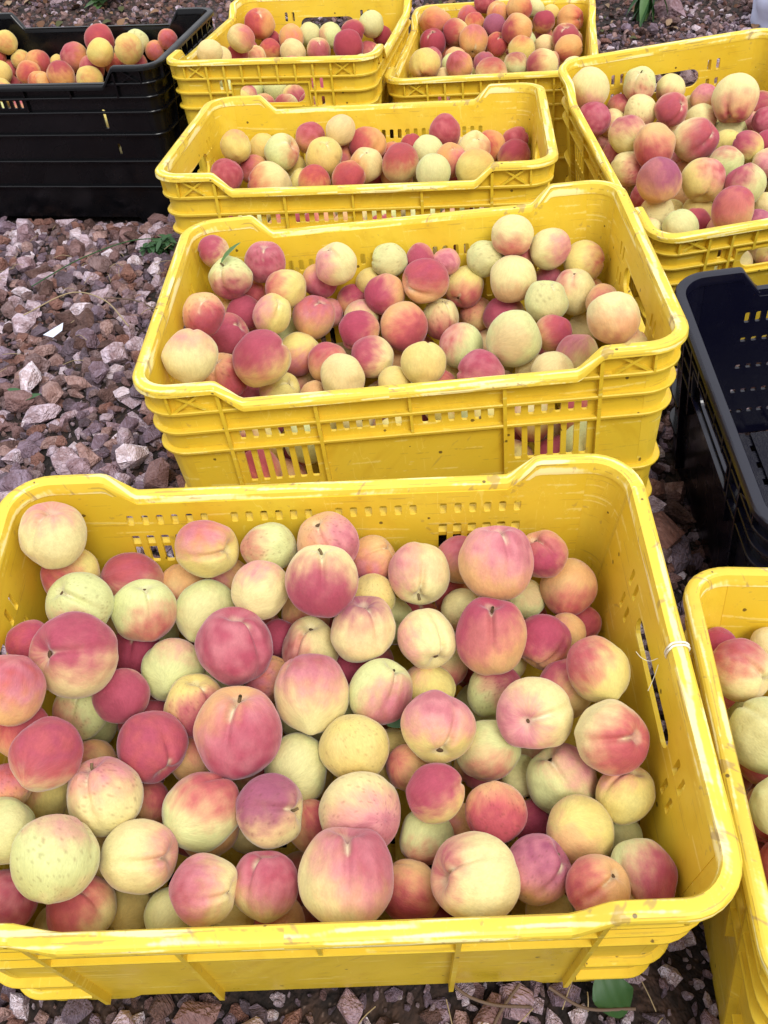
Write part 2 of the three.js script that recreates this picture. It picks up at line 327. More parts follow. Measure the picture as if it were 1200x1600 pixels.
function makeCrate(name, H, mat, rimMat, dark, plainFront) {
  NOTCH = dark ? 0.032 : 0.0227;
  const root = new THREE.Group(); root.name = numbered(name); scene.add(root);
  const L = W / 2 - CORNER, S = D / 2 - CORNER, e = W / 2 - RAISED;
  const ls = [-L, -e - 0.004, -e, -e + SLOPE * 0.15, -e + SLOPE * 0.85, -e + SLOPE, -e + SLOPE + 0.006, -0.09, 0, 0.09, e - SLOPE - 0.006, e - SLOPE, e - SLOPE * 0.85, e - SLOPE * 0.15, e, e + 0.004, L], ss = [-S, -0.07, 0, 0.07, S];
  const all = stationList(ls, ss), wear = rng(H * 1e4 + name.length * 7 + root.id);
  for (const side of ['front', 'back', 'east', 'west']) mesh('side_panel', panel(side, H, dark, plainFront), mat, root);
  // rounded corner posts
  const corner = stationList([-L, L], [-S, S]);
  for (let q = 0; q < 4; q++) {
    const first = corner.findIndex((s, i) => s.side === 'corner' && corner.slice(0, i).filter((t, j) => t.side === 'corner' && corner[j - 1]?.side !== 'corner').length === q && corner[i - 1].side !== 'corner');
    const list = []; for (let i = first - 1; i < first + 8; i++) list.push(corner[i % corner.length]);
    mesh('corner_post', sweep(list, () => [[LIP, H - 0.005], [LIP + TAPER, 0], [LIP + TAPER + WALL, 0], [LIP + WALL, H - 0.005]], false), mat, root);
  }
  // rim
  const wob = (s) => 0.0012 * Math.sin(s.run * 9 + H * 50);
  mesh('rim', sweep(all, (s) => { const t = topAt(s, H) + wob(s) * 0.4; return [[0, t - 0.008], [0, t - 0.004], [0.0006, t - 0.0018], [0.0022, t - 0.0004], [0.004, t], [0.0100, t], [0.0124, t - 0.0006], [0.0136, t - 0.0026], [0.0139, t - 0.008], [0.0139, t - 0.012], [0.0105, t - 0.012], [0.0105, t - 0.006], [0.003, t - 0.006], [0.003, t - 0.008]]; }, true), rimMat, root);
  // ribs that run all the way round, then the corner ribs below
  const plain = stationList([-L, -0.184, 0, 0.184, L], [-S, 0, S]);
  const ribProfile = (y, out = 0.0024) => () => { const o = inset(y, H); return [[o + LIP + 0.001, y + 0.0021], [o + LIP + 0.001, y - 0.0021], [o + out + 0.0006, y - 0.0018], [o + out, y - 0.0006], [o + out, y + 0.0008], [o + out + 0.0008, y + 0.0019]]; };
  mesh('rib', sweep(plain, ribProfile(H - 0.031), true), mat, root);
  for (const d of [0.055, 0.081]) for (const half of [0, 1]) { // these stop at the hand holes
    const c = stationList([-L, -0.184, 0, 0.184, L], [-S, -0.0695, 0.0695, S]), i0 = c.findIndex((s) => s.side === 'short' && s.x > 0 && s.u > 0.06 && s.u < 0.08), i1 = c.findIndex((s) => s.side === 'short' && s.x < 0 && s.u > 0.06 && s.u < 0.08);
    const list = []; if (!half) for (let i = i0; i <= i1; i++) list.push(c[i]); else for (let i = i1 + 1; i < c.length + i0; i++) list.push({ ...c[i % c.length], run: c[i % c.length].run + (i >= c.length ? c[c.length - 1].run + 0.05 : 0) });
    mesh('rib', sweep(list, ribProfile(H - d), false), mat, root);
  }
  if (dark === 'few') for (const d of [0.122, 0.172, 0.222]) mesh('rib', sweep(plain, ribProfile(H - d), true), mat, root);
  else for (const d of [0.152, 0.202]) for (let q = 0; q < 4; q++) {
    const c = stationList([-L, -0.184, 0.184, L], [-S, -0.12, 0.12, S]), i0 = c.findIndex((s, i) => s.side === 'corner' && c.slice(0, i + 1).filter((t, j) => t.side === 'corner' && c[j - 1]?.side !== 'corner').length === q + 1);
    const list = []; for (let i = i0 - 2; i < i0 + 9; i++) list.push(c[i % c.length]);
    mesh('corner_rib', sweep(list, ribProfile(H - d), false), mat, root);
  }
  for (const side of ['front', 'back']) {
    for (const u of [-0.18, -0.09, 0.09, 0.18]) mesh('upright_rib', bar(side, [[u - 0.0018, dark === 'few' ? H - 0.055 : 0.016], [u + 0.0018, dark === 'few' ? H - 0.055 : 0.016], [u + 0.0018, (Math.abs(u) > 0.1 ? H - 0.012 : H - NOTCH - 0.006)], [u - 0.0018, (Math.abs(u) > 0.1 ? H - 0.012 : H - NOTCH - 0.006)]], H, 0.0024, LIP + 0.001), mat, root);
    mesh('upright_rib', bar(side, [[-0.0014, H - 0.080], [0.0014, H - 0.080], [0.0014, H - NOTCH - 0.006], [-0.0014, H - NOTCH - 0.006]], H, 0.003, LIP + 0.001), mat, root);
    for (const a of [-1, 1]) {
      mesh('brace', mergeGeometries([bar(side, strip(a * 0.191, H - 0.0300, a * 0.226, H - 0.0065, 0.0026), H, 0.0035, LIP + 0.001), bar(side, strip(a * 0.191, H - 0.0065, a * 0.226, H - 0.0300, 0.0026), H, 0.0042, LIP + 0.001)]), mat, root);
      mesh('upright_rib', bar(side, [[a * 0.229 - 0.0012, H - 0.030], [a * 0.229 + 0.0012, H - 0.030], [a * 0.229 + 0.0012, H - 0.006], [a * 0.229 - 0.0012, H - 0.006]], H, 0.003, LIP + 0.001), mat, root);
    }
  }
  for (const side of ['east', 'west']) {
    for (const u of [-0.109, -0.078, -0.047, -0.0157, 0.0157, 0.047, 0.078, 0.109]) {
      const low = Math.abs(u) > 0.1 ? 0.016 : Math.abs(u) > 0.06 ? H - 0.118 : H - 0.0415;
      mesh('upright_rib', bar(side, [[u - 0.0017, low], [u + 0.0017, low], [u + 0.0017, H - 0.006], [u - 0.0017, H - 0.006]], H, 0.0022, LIP + 0.001), mat, root);
    }
    const fr = bar(side, [[-0.07, H - 0.041], [-0.07, H - 0.0385], [0.07, H - 0.0385], [0.07, H - 0.041]], H, 0.0028, LIP + 0.001), fb = bar(side, [[-0.07, H - 0.0815], [-0.07, H - 0.079], [0.07, H - 0.079], [0.07, H - 0.0815]], H, 0.0028, LIP + 0.001);
    const fl = [-1, 1].map((a) => bar(side, [[a * 0.0688 - 0.0012, H - 0.0792], [a * 0.0688 + 0.0012, H - 0.0792], [a * 0.0688 + 0.0012, H - 0.0408], [a * 0.0688 - 0.0012, H - 0.0408]], H, 0.0026, LIP + 0.001));
    mesh('handle_frame', mergeGeometries([fr, fb, ...fl]), mat, root);
    for (const a of [-1, 1]) {
      mesh('brace', mergeGeometries([bar(side, strip(a * 0.112, H - 0.0300, a * 0.146, H - 0.0065, 0.0026), H, 0.0035, LIP + 0.001), bar(side, strip(a * 0.112, H - 0.0065, a * 0.146, H - 0.0300, 0.0026), H, 0.0042, LIP + 0.001)]), mat, root);
      mesh('upright_rib', bar(side, [[a * 0.149 - 0.0012, H - 0.030], [a * 0.149 + 0.0012, H - 0.030], [a * 0.149 + 0.0012, H - 0.006], [a * 0.149 - 0.0012, H - 0.006]], H, 0.003, LIP + 0.001), mat, root);
    }
  }
  // floor of crossing slats
  const fw = W - 2 * (LIP + TAPER + 0.0035), fd = D - 2 * (LIP + TAPER + 0.0035), fl = [];
  for (let i = 0; i < 15; i++) { const b = new THREE.BoxGeometry(0.024, 0.004, fd - 0.012); b.translate((i - 7) * (fw - 0.03) / 14, 0.018, 0); fl.push(b); }
  for (let i = 0; i < 11; i++) { const b = new THREE.BoxGeometry(fw - 0.012, 0.003, 0.018); b.translate(0, 0.0142, (i - 5) * (fd - 0.03) / 10); fl.push(b); }
  mesh('floor_grid', mergeGeometries(fl), mat, root);
  return root;
}
const CRATE_LABELS = {
  C1: ['yellow crate heaped with big peaches, white twine tied round its rim', 'yellow'],
  C2: ['yellow crate of peaches directly behind the twine tied one, empty black crate at its side', 'yellow'],
  C3: ['yellow crate of peaches standing third in the middle row, its heap sunk low', 'yellow'],
  C4: ['yellow crate turned endways with an open hand hole, behind the empty black crate', 'yellow'],
  C5: ['yellow crate turned endways beside the full black crate, hand hole in its outer end', 'yellow'],
  C6: ['yellow crate turned endways before the green stalk, filled with dark red and orange peaches', 'yellow'],
  C7: ['scuffed yellow crate holding pale peaches, touching the twine tied crate, mostly cut off', 'yellow'],
  C8: ['empty black plastic crate with bluish rim beside the second yellow crate', 'navy'],
  C9: ['black plastic crate filled with red and amber peaches above the gravel', 'black'],
};
{
  let proto;
  for (const k in CRATES) {
    const c = CRATES[k], [label, kind] = CRATE_LABELS[k];
    let o;
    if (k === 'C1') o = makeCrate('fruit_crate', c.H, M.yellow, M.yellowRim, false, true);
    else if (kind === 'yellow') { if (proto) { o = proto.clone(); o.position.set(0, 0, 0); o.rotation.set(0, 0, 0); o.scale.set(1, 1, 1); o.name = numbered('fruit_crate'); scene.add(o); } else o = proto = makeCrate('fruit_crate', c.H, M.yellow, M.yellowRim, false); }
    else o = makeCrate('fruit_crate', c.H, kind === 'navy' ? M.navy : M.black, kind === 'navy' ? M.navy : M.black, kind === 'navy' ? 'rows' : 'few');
    o.applyMatrix4(c.m);
    tag(o, label, 'crate', kind === 'yellow' ? 'yellow plastic fruit crates' : 'black plastic fruit crates');
  }
}

// ---------------------------------------------------------------- peaches
const SK = { // skin colours, sRGB
  c: [228, 214, 152], g: [208, 213, 148], y: [222, 205, 122], o: [220, 172, 116],
  r: [190, 84, 92], m: [168, 58, 96], p: [212, 136, 148], u: [146, 66, 104],
};
const lin = (c) => new THREE.Color().setRGB(c[0] / 255, c[1] / 255, c[2] / 255, THREE.SRGBColorSpace).toArray();
const SKIN = Object.fromEntries(Object.entries(SK).map(([k, v]) => [k, lin(v)]));
const WARM = { ...SKIN, c: lin([226, 206, 142]), y: lin([220, 196, 108]), o: lin([218, 160, 98]), r: lin([188, 74, 72]), m: lin([158, 46, 72]), p: lin([208, 118, 122]) };
const PALE = lin([230, 222, 184]), PEACHY = lin([218, 150, 122]), BROWN = lin([96, 62, 34]), DEEP = lin([152, 38, 78]);
const fuzzBump = texture(256, (u, v) => { const m = 128 + 120 * tnoise(u, v, 60, 2.9, 3) + 40 * tnoise(u, v, 12, 1.1, 2); return [m, m, m]; }, false);
const fuzzMap = texture(512, (u, v) => { const a = tnoise(u, v, 90, 3.9, 2), b = tnoise(u, v, 26, 5.2, 3), k = 244 + 16 * a + 18 * b; return [k, k - 3, k - 5]; });
const peachMat = new THREE.MeshPhysicalMaterial({ color: 0xffffff, vertexColors: true, map: fuzzMap, bumpMap: fuzzBump, bumpScale: 0.0005, roughness: 0.82, sheen: 0.55, sheenRoughness: 0.7, sheenColor: new THREE.Color(0.96, 0.9, 1), specularIntensity: 0.5 });
const stemMat = new THREE.MeshStandardMaterial({ color: new THREE.Color(0.16, 0.11, 0.05), roughness: 0.9 });
const scarMat = new THREE.MeshStandardMaterial({ color: new THREE.Color(0.10, 0.055, 0.025), roughness: 1 });
const leafMat = new THREE.MeshPhysicalMaterial({ color: new THREE.Color(0.09, 0.20, 0.05), roughness: 0.6, side: THREE.DoubleSide, transmission: 0.3, thickness: 0 });
const AMOUNT = [-9, 0.9, 0.74, 0.56, 0.38, 0.2, 0.02, -0.2, -0.48, -0.75];
function peachGeometry(seed, R, S, B, look, seg, rings) { // S, B: stem and blush directions in the peach's own axes (S is +y)
  const r = rng(seed), pos = [], col = [], uv = [], idx = [];
  const tall = 0.94 + 0.14 * r(), lean = 0.02 + 0.04 * r(), deep = 0.19 + 0.10 * r(), groove = look.seam ? 0.05 + 0.045 * r() : 0.028 + 0.03 * r(), tip = look.tip ? 0.10 : 0.02 + 0.05 * r(), lump = 0.035 + 0.03 * r(), fx = 0.96 + 0.09 * r(), fz = 0.96 + 0.08 * r(), side = r() < 0.5 ? -1 : 1, n0 = r() * 50;
  const T = look.warm ? WARM : SKIN, base = T[look.base], blush = T[look.blush], cut = AMOUNT[look.amount], other = look.amount > 0 && r() < 0.5 ? T[r() < 0.5 ? 'p' : 'r'] : blush;
  const flats = [0, 1, 2].map(() => V(r() - 0.5, 0.7 * (r() - 0.5), r() - 0.5).normalize());
  const second = r() < 0.35 ? V(r() - 0.5, r() - 0.5, r() - 0.5).normalize() : null, speckle = r();
  for (let j = 0; j <= rings; j++) {
    const t0 = j / rings, th = Math.PI * (t0 - 0.085 * Math.sin(2 * Math.PI * t0) * 0.9);
    for (let i = 0; i <= seg; i++) {
      const ph = (i / seg) * Math.PI * 2, f0 = ph > Math.PI ? ph - Math.PI * 2 : ph, st = Math.sin(th), ct = Math.cos(th);
      const dx = st * Math.cos(ph), dy = ct, dz = st * Math.sin(ph);
      let rad = 1 + 0.035 * Math.exp(-(((th - 0.62) / 0.38) ** 2)) - deep * 1.25 * Math.exp(-((th / 0.29) ** 2));
      const arc = f0 * Math.max(st, 0.08), g = Math.exp(-((arc / (0.085 + 0.07 * smooth(0.6, 2.4, th))) ** 2)), along = smooth(0.0, 0.3, th) * (1 - 0.85 * smooth(0.6, 2.2, th));
      rad -= groove * 2.1 * g * along;
      for (const f of flats) { const d = dx * f.x + dy * f.y + dz * f.z; rad -= 0.06 * smooth(0.7, 1, d); }
      rad += lean * side * Math.sin(f0) * Math.exp(-((f0 / 1.4) ** 2)) * st;
      rad += tip * Math.exp(-(((Math.PI - th) / 0.2) ** 2));
      rad += lump * noise(dx * 1.5 + n0, dy * 1.5, dz * 1.5) + 0.006 * noise(dx * 5 + n0, dy * 5, dz * 5);
      pos.push(dx * rad * R * fx, dy * rad * R * tall, dz * rad * R * fz); uv.push((i / seg) * 2, t0);
      // skin: ground colour, blush with ragged streaks running from stem to tip, pale seam
      const streak = noise(Math.cos(ph) * 5 + n0, Math.sin(ph) * 5, ct * 1.3), mott = noise(dx * 3.2 + n0, dy * 3.2 + 7, dz * 3.2), fine = noise(dx * 13, dy * 13 + n0, dz * 13) , grain = noise(dx * 30 + n0, dy * 30, dz * 30);
      const d = dx * B.x + dy * B.y + dz * B.z;
      let c = mix3(base, SKIN.g, clamp(0.15 + 0.8 * noise(dx * 1.3, dy * 1.3 + n0, dz * 1.3)) * 0.4);
      if (look.amount > 0) {
        const q = d + 0.26 * mott + 0.15 * streak + 0.07 * fine + 0.09 * grain;
        c = mix3(c, look.warm ? WARM.o : PEACHY, 0.5 * smooth(cut - 0.55, cut + 0.15, q));
        c = mix3(c, mix3(blush, other, clamp(0.5 + mott)), 0.84 * smooth(cut - 0.34, cut + 0.62, q));
        c = mix3(c, look.blush === 'u' ? SKIN.u : DEEP, 0.45 * smooth(cut + 0.25, cut + 0.95, q + 0.2 * mott));
      } else c = mix3(c, PEACHY, 0.16 * smooth(0.2, 0.9, d + 0.4 * mott));
      if (second) c = mix3(c, PEACHY, 0.3 * smooth(0.55, 0.95, dx * second.x + dy * second.y + dz * second.z + 0.3 * mott));
      c = mix3(c, PALE, 0.8 * Math.exp(-((arc / 0.06) ** 2)) * smooth(0.08, 0.22, th) * (1 - smooth(0.4, 0.85, th + 0.45 * mott)));
      c = mix3(c, PALE, 0.35 * smooth(0.26, 0.14, th + 0.08 * mott));
      if (speckle < 0.14 && fine + grain > 0.66) c = mix3(c, BROWN, 0.35);

      const k = 1 + 0.04 * fine + 0.05 * grain; col.push(c[0] * k, c[1] * k, c[2] * k);
      if (i && j) { const a = j * (seg + 1) + i; idx.push(a - seg - 2, a - seg - 1, a - 1, a - seg - 1, a, a - 1); }
    }
  }
  const g = new THREE.BufferGeometry();
  g.setAttribute('position', new THREE.Float32BufferAttribute(pos, 3)); g.setAttribute('color', new THREE.Float32BufferAttribute(col, 3)); g.setAttribute('uv', new THREE.Float32BufferAttribute(uv, 2)); g.setIndex(idx);
  // one normal for the two sides of the seam where the sheet closes
  g.computeVertexNormals(); const nn = g.attributes.normal;
  for (let j = 0; j <= rings; j++) { const a = j * (seg + 1), b = a + seg, v = V(nn.getX(a) + nn.getX(b), nn.getY(a) + nn.getY(b), nn.getZ(a) + nn.getZ(b)).normalize(); if (j === 0) v.set(0, 1, 0); if (j === rings) v.set(0, -1, 0); nn.setXYZ(a, v.x, v.y, v.z); nn.setXYZ(b, v.x, v.y, v.z); }
  g.userData = { deep, tall };
  return g;
}
const stemGeo = new THREE.TubeGeometry(new THREE.CatmullRomCurve3([V(0, 0, 0), V(0.0006, 0.003, 0), V(0.002, 0.0055, 0.001)]), 6, 0.0011, 6);
const scarGeo = new THREE.IcosahedronGeometry(0.0017, 1).scale(1, 0.5, 1.4);
const EX = V(), EY = V(), EZ = V(); camera.matrixWorld.extractBasis(EX, EY, EZ);
const GROUPS = { C1: 'peaches in the front crate', C2: 'peaches in the second crate', C3: 'peaches in the third crate', C4: 'peaches in the crate behind the empty one', C5: 'peaches in the crate touching the black one', C6: 'peaches in the crate before the green stalk', C7: 'peaches in the corner crate', C9: 'peaches in the full black crate' };
const placed = { C1: [], C2: [], C3: [], C4: [], C5: [], C6: [], C7: [], C8: [], C9: [] };
let seedCount = 0;
function p(crate, x, y, z, radius, code, label) { // millimetres inside the crate; code: ground colour, blush, how much, where it shows, stem or tip showing
  const c = CRATES[crate], at = V(x, y, z).divideScalar(1000).applyMatrix4(c.m), R = radius / 1000, r = rng(1000 + ++seedCount * 17);
  placed[crate].push([x / 1000, y / 1000, z / 1000, R]);
  const [, base, blush, amount, hour, mark, mhour] = code.match(/^(.)(.)(\d)@(\d+)(?:([st])(\d+))?$/);
  const out = camera.position.clone().sub(at).normalize(), rt = EX.clone().addScaledVector(out, -EX.dot(out)).normalize(), up = out.clone().cross(rt);
  const dir = (h, tilt) => { const a = (h / 12) * Math.PI * 2; return out.clone().multiplyScalar(Math.cos(tilt)).addScaledVector(rt, Math.sin(tilt) * Math.sin(a)).addScaledVector(up, Math.sin(tilt) * Math.cos(a)); };
  const hourAt = (h, t) => (+h === 0 ? dir(r() * 12, 0.25 * r()) : dir(+h + (r() - 0.5) * 0.8, t));
  const S = mark === 's' ? (+mhour === 0 ? dir(r() * 12, 0.3) : dir(+mhour, 0.95 + 0.4 * r())) : mark === 't' ? (+mhour === 0 ? dir(r() * 12, 2.9) : dir(+mhour + 6, 2.0)) : dir(r() * 12, 1.75 + 0.9 * r());
  const B = hourAt(hour, 1.0 + 0.25 * (5 - Math.min(5, +amount)) / 5);
  let side = out.clone().addScaledVector(S, -out.dot(S)); if (side.lengthSq() < 1e-4) side.copy(rt);
  side.normalize().applyAxisAngle(S, mark === 's' ? (r() - 0.5) * 1.5 : (r() - 0.5) * 4);
  const z3 = side.clone().cross(S).normalize(), m = new THREE.Matrix4().makeBasis(side, S, z3), q = new THREE.Quaternion().setFromRotationMatrix(m), qi = q.clone().invert();
  const [seg, rings] = crate === 'C1' || crate === 'C7' ? [96, 66] : crate === 'C2' || crate === 'C4' ? [52, 36] : [36, 26];
  const g = peachGeometry(500 + seedCount * 31, R, V(0, 1, 0), B.applyQuaternion(qi), { base, blush: blush === 'n' ? 'p' : blush, amount: blush === 'n' ? 0 : +amount, tip: mark === 't', seam: mark === 's', warm: crate === 'C6' || crate === 'C9' || crate === 'C5' || crate === 'C3' }, seg, rings);
  const o = mesh('peach', g, peachMat, scene); o.position.copy(at); o.quaternion.copy(q);
  tag(o, label, 'peach', GROUPS[crate]);
  if (mark === 's') {
    const yTop = R * g.userData.tall * (1 - g.userData.deep * 1.25 + 0.012);
    const kindOf = /stem(?! scar| hole| dip| end| hollow)/.test(label) ? 0 : /scar|hole|dark|dip|brown/.test(label) ? 0.4 : r();
    if (kindOf < 0.2) { const s = mesh('stem', stemGeo, stemMat, o); s.position.y = yTop - 0.001; s.rotation.y = r() * 6; s.scale.setScalar(R / 0.027); }
    else if (kindOf < 0.55) { const s = mesh('stem_scar', scarGeo, scarMat, o); s.position.y = yTop; s.scale.setScalar(R / 0.027 * (0.7 + 0.6 * r())); }
  }
  return o;
}
p('C1', -220, 230, -137, 28.3, 'cr2@12s12', 'cream peach with a red line down its cleft');
p('C1', -218, 178, -134, 25.8, 'yr4@9s4', 'red and yellow peach just before the red lined cream one, front crate');
p('C1', -171, 160, -139, 25.7, 'cm6@12', 'mostly crimson peach just behind the red streaked one, front crate');
p('C1', -198, 195, -92, 27.2, 'gp1@7s10', 'pink tinged pale green peach just behind the big purplish red one, front crate');
p('C1', -151, 175, -96, 26.7, 'gr3@5s12', 'pale peach with one red streak on its cheek');
p('C1', -100, 195, -144, 25.0, 'yr4@11s3', 'red and yellow peach behind the red streaked one, front crate');
p('C1', -47, 191, -146, 22.4, 'gr2@9', 'red tinged pale green peach just behind the pale rimmed red one, front crate');
p('C1', 4, 197, -142, 27.1, 'op5@4s11', 'pink and orange peach just behind the pale rimmed red one, front crate');
p('C1', 41, 167, -146, 20.7, 'or4@7s2', 'red and orange peach touching the pale rimmed red one, front crate');
p('C1', -103, 158, -104, 26.7, 'gn0@0t7', 'plain pale green peach without any blush, front crate');
p('C1', -131, 141, -143, 21.1, 'or2@7', 'red tinged orange peach just behind the red streaked one, front crate');
p('C1', -87, 146, -148, 17.0, 'op3@10', 'half hidden pink tinged orange peach behind the heart shaped crimson one, front crate');
p('C1', -52, 189, -103, 24.4, 'cp2@12', 'pink tinged cream peach touching the pale rimmed red one, front crate');
p('C1', 0, 212, -93, 28.3, 'cm6@6s12', 'dull red peach with its cleft turned up and pale rim');
p('C1', 39, 164, -109, 20.1, 'yn0@0', 'plain yellow peach just behind the purple dipped one, front crate');
p('C1', 79, 179, -121, 26.0, 'cp3@10s6', 'pink tinged cream peach just behind the egg shaped ivory one, front crate');
p('C1', 117, 164, -145, 21.3, 'om5@12', 'crimson and orange peach touching the big salmon one, front crate');
p('C1', 144, 198, -115, 31.2, 'op5@1s12', 'big salmon pink peach resting high against the back slots');
p('C1', 186, 182, -133, 20.7, 'om5@0s11', 'small crimson and orange peach touching the big salmon one, front crate');
p('C1', 210, 148, -123, 24.5, 'or3@6', 'red tinged orange peach beside the big salmon one, front crate');
p('C1', 110, 125, -133, 17.2, 'or6@10', 'half hidden mostly red peach just behind the egg shaped ivory one, front crate');
p('C1', 118, 145, -105, 19.3, 'co1@6', 'orange tinged cream peach just behind the deeply cleft red one, front crate');
p('C1', 174, 133, -122, 17.0, 'gn0@0', 'small plain pale green peach just before the big salmon one, front crate');
p('C1', 32, 178, -67, 27.5, 'cu3@12s12', 'cream peach with a purple blush around its top dip');
p('C1', 82, 172, -60, 23.9, 'cp2@9s5', 'egg shaped ivory peach with a brown stem scar');
p('C1', 135, 178, -56, 29.3, 'om6@11s12', 'red peach with a deep pale cleft across its top');
p('C1', 179, 156, -63, 23.3, 'om7@12s7', 'mostly crimson peach touching the deeply cleft red one, front crate');
p('C1', 204, 137, -84, 17.0, 'or3@9', 'half hidden red tinged orange peach beside the deeply cleft red one, front crate');
p('C1', 222, 118, -102, 17.0, 'or6@0', 'small half hidden mostly red peach beside the deeply cleft red one, front crate');
p('C1', 211, 193, -14, 24.5, 'ym4@10t5', 'crimson and yellow peach just behind the bumpy cream and red one, front crate');
p('C1', 193, 152, -21, 23.6, 'ym4@11', 'crimson and yellow peach just behind the upturned pale pinkish one, front crate');
p('C1', -188, 211, -34, 31.9, 'cm6@12s9', 'large purplish red peach split by a white cleft');
p('C1', -223, 233, 7, 25.4, 'or6@12', 'mostly red peach touching the big purplish red one, front crate');
p('C1', -229, 203, -52, 17.0, 'om8@0', 'half hidden deep crimson peach touching the big purplish red one, front crate');
p('C1', -72, 177, -57, 31.0, 'cm9@0s12', 'heart shaped deep crimson peach, front crate');
p('C1', -43, 129, -93, 17.0, 'om9@0', 'half hidden deep crimson peach touching the heart shaped crimson one, front crate');
p('C1', -22, 120, -122, 21.7, 'or4@6', 'half hidden red and orange peach just before the pale rimmed red one, front crate');
p('C1', -14, 145, -72, 24.2, 'cp3@9s12', 'pink tinged cream peach touching the purple dipped one, front crate');
p('C1', -129, 144, -56, 26.6, 'gp1@12', 'pink tinged pale green peach just behind the half yellow half crimson one, front crate');
p('C1', -168, 125, -87, 22.2, 'om8@0s12', 'large half hidden deep crimson peach just before the red streaked one, front crate');
p('C1', -162, 165, -22, 21.8, 'cm7@0', 'small mostly crimson peach just before the big purplish red one, front crate');
p('C1', -199, 145, -21, 21.7, 'gr2@8s12', 'red tinged pale green peach just behind the pointed dark crimson one, front crate');
p('C1', -105, 156, -16, 24.5, 'ym5@5s12', 'peach half lemon yellow and half crimson, front crate');
p('C1', -65, 174, 19, 34.5, 'om7@5s12', 'large rosy peach with a thin stem and pale spots below it');
p('C1', -132, 167, 23, 26.8, 'cm9@0s5', 'deep crimson peach just before the half yellow half crimson one, front crate');
p('C1', -195, 209, 47, 26.0, 'cm8@12t7', 'dark crimson peach with a pointed tip, front crate');
p('C1', -223, 191, 20, 21.5, 'or7@12', 'mostly red peach just behind the pointed dark crimson one, front crate');
p('C1', -49, 136, -49, 19.7, 'or5@9', 'red and orange peach just before the heart shaped crimson one, front crate');
p('C1', -11, 165, -18, 30.3, 'cm4@12t6', 'tall peach with a rosy top and a cream bottom');
p('C1', 20, 125, -61, 17.0, 'om8@0', 'half hidden deep crimson peach just behind the crooked cleft ivory one, front crate');
p('C1', 44, 161, -19, 25.9, 'gm4@5s1', 'ivory peach with a crooked cleft and pink flank');
p('C1', 82, 137, -33, 22.6, 'yp1@11', 'pink tinged yellow peach just behind the rose crowned yellow one, front crate');
p('C1', 137, 136, -29, 23.6, 'gm4@1', 'crimson and pale green peach touching the upturned pale pinkish one, front crate');
p('C1', 88, 173, 19, 28.2, 'yp5@12s6', 'yellow peach with a rose crown and a crease near its base');
p('C1', 160, 179, 16, 29.0, 'cp4@8s0', 'pale pinkish peach with its stem dip facing upward');
p('C1', 211, 193, 43, 26.5, 'cr5@4s3', 'cream and red peach with a bumpy stem end');
p('C1', 126, 141, 24, 25.0, 'gr2@6', 'red tinged pale green peach touching the rose crowned yellow one, front crate');
p('C1', 181, 140, 52, 26.9, 'gp3@1s11', 'greenish peach with a pink stem hollow, front crate');
p('C1', 221, 160, 72, 21.1, 'yr2@11s1', 'small yellow peach with a torn brown scar, front crate');
p('C1', 153, 114, 35, 17.0, 'gn0@0', 'small plain pale green peach touching the pink hollowed greenish one, front crate');
p('C1', -23, 137, 32, 26.4, 'gn0@0', 'large plain pale green peach just behind the lilac pink one, front crate');
p('C1', 23, 158, 26, 26.5, 'yn0@0', 'plain straw yellow peach, front crate');
p('C1', 51, 111, 11, 21.9, 'yn0@0', 'large half hidden plain yellow peach touching the plain straw yellow one, front crate');
p('C1', 64, 138, 35, 18.9, 'or3@9', 'half hidden red tinged orange peach just behind the small magenta red one, front crate');
p('C1', 82, 173, 72, 21.8, 'ym7@11', 'small magenta red peach, front crate');
p('C1', 125, 165, 84, 22.2, 'or7@6t12', 'mostly red peach touching the small magenta red one, front crate');
p('C1', 74, 139, 91, 20.3, 'gr2@6', 'red tinged pale green peach just before the small magenta red one, front crate');
p('C1', 101, 123, 75, 17.0, 'or3@9', 'half hidden red tinged orange peach just before the small magenta red one, front crate');
p('C1', 158, 110, 70, 17.0, 'om8@0', 'half hidden deep crimson peach just behind the purple topped orange one, front crate');
p('C1', 184, 157, 98, 25.3, 'yo3@7', 'orange tinged yellow peach just before the pink hollowed greenish one, front crate');
p('C1', 219, 125, 91, 17.0, 'gn0@0', 'half hidden plain pale green peach just behind the dark stem hole one, front crate');
p('C1', 150, 166, 127, 23.5, 'ou7@1s2', 'purple topped peach with an orange base, front crate');
p('C1', 220, 167, 134, 23.3, 'gm5@4s6', 'peach with a dark stem hole and red petals of blush');
p('C1', 185, 185, 146, 21.7, 'or4@9s2', 'red and orange peach touching the dark stem hole one, front crate');
p('C1', 105, 184, 138, 29.6, 'cm2@10s9', 'big ivory peach with a red shoulder, front crate');
p('C1', 159, 125, 143, 17.0, 'yn0@0', 'half hidden plain yellow peach just before the purple topped orange one, front crate');
p('C1', 61, 145, 132, 21.7, 'or5@7', 'red and orange peach touching the giant pink one, front crate');
p('C1', 18, 184, 134, 33.7, 'cm5@1s12', 'giant pink peach, the biggest of all, front crate');
p('C1', 27, 160, 79, 30.4, 'cp5@5', 'pink and cream peach just before the plain straw yellow one, front crate');
p('C1', -39, 167, 78, 26.9, 'cu6@11s3', 'lilac pink peach with a cream stem hollow, front crate');
p('C1', -90, 162, 74, 27.2, 'gr4@1t8', 'red and pale green peach touching the lilac pink one, front crate');
p('C1', -157, 180, 67, 28.7, 'cm3@12s11', 'ivory peach capped with red beside its cleft, front crate');
p('C1', -129, 172, 109, 25.6, 'cr2@3s3', 'cream peach with red only round its stem end');
p('C1', -179, 199, 119, 29.4, 'gp1@12t6', 'big pale green peach with a dark speck, front crate');
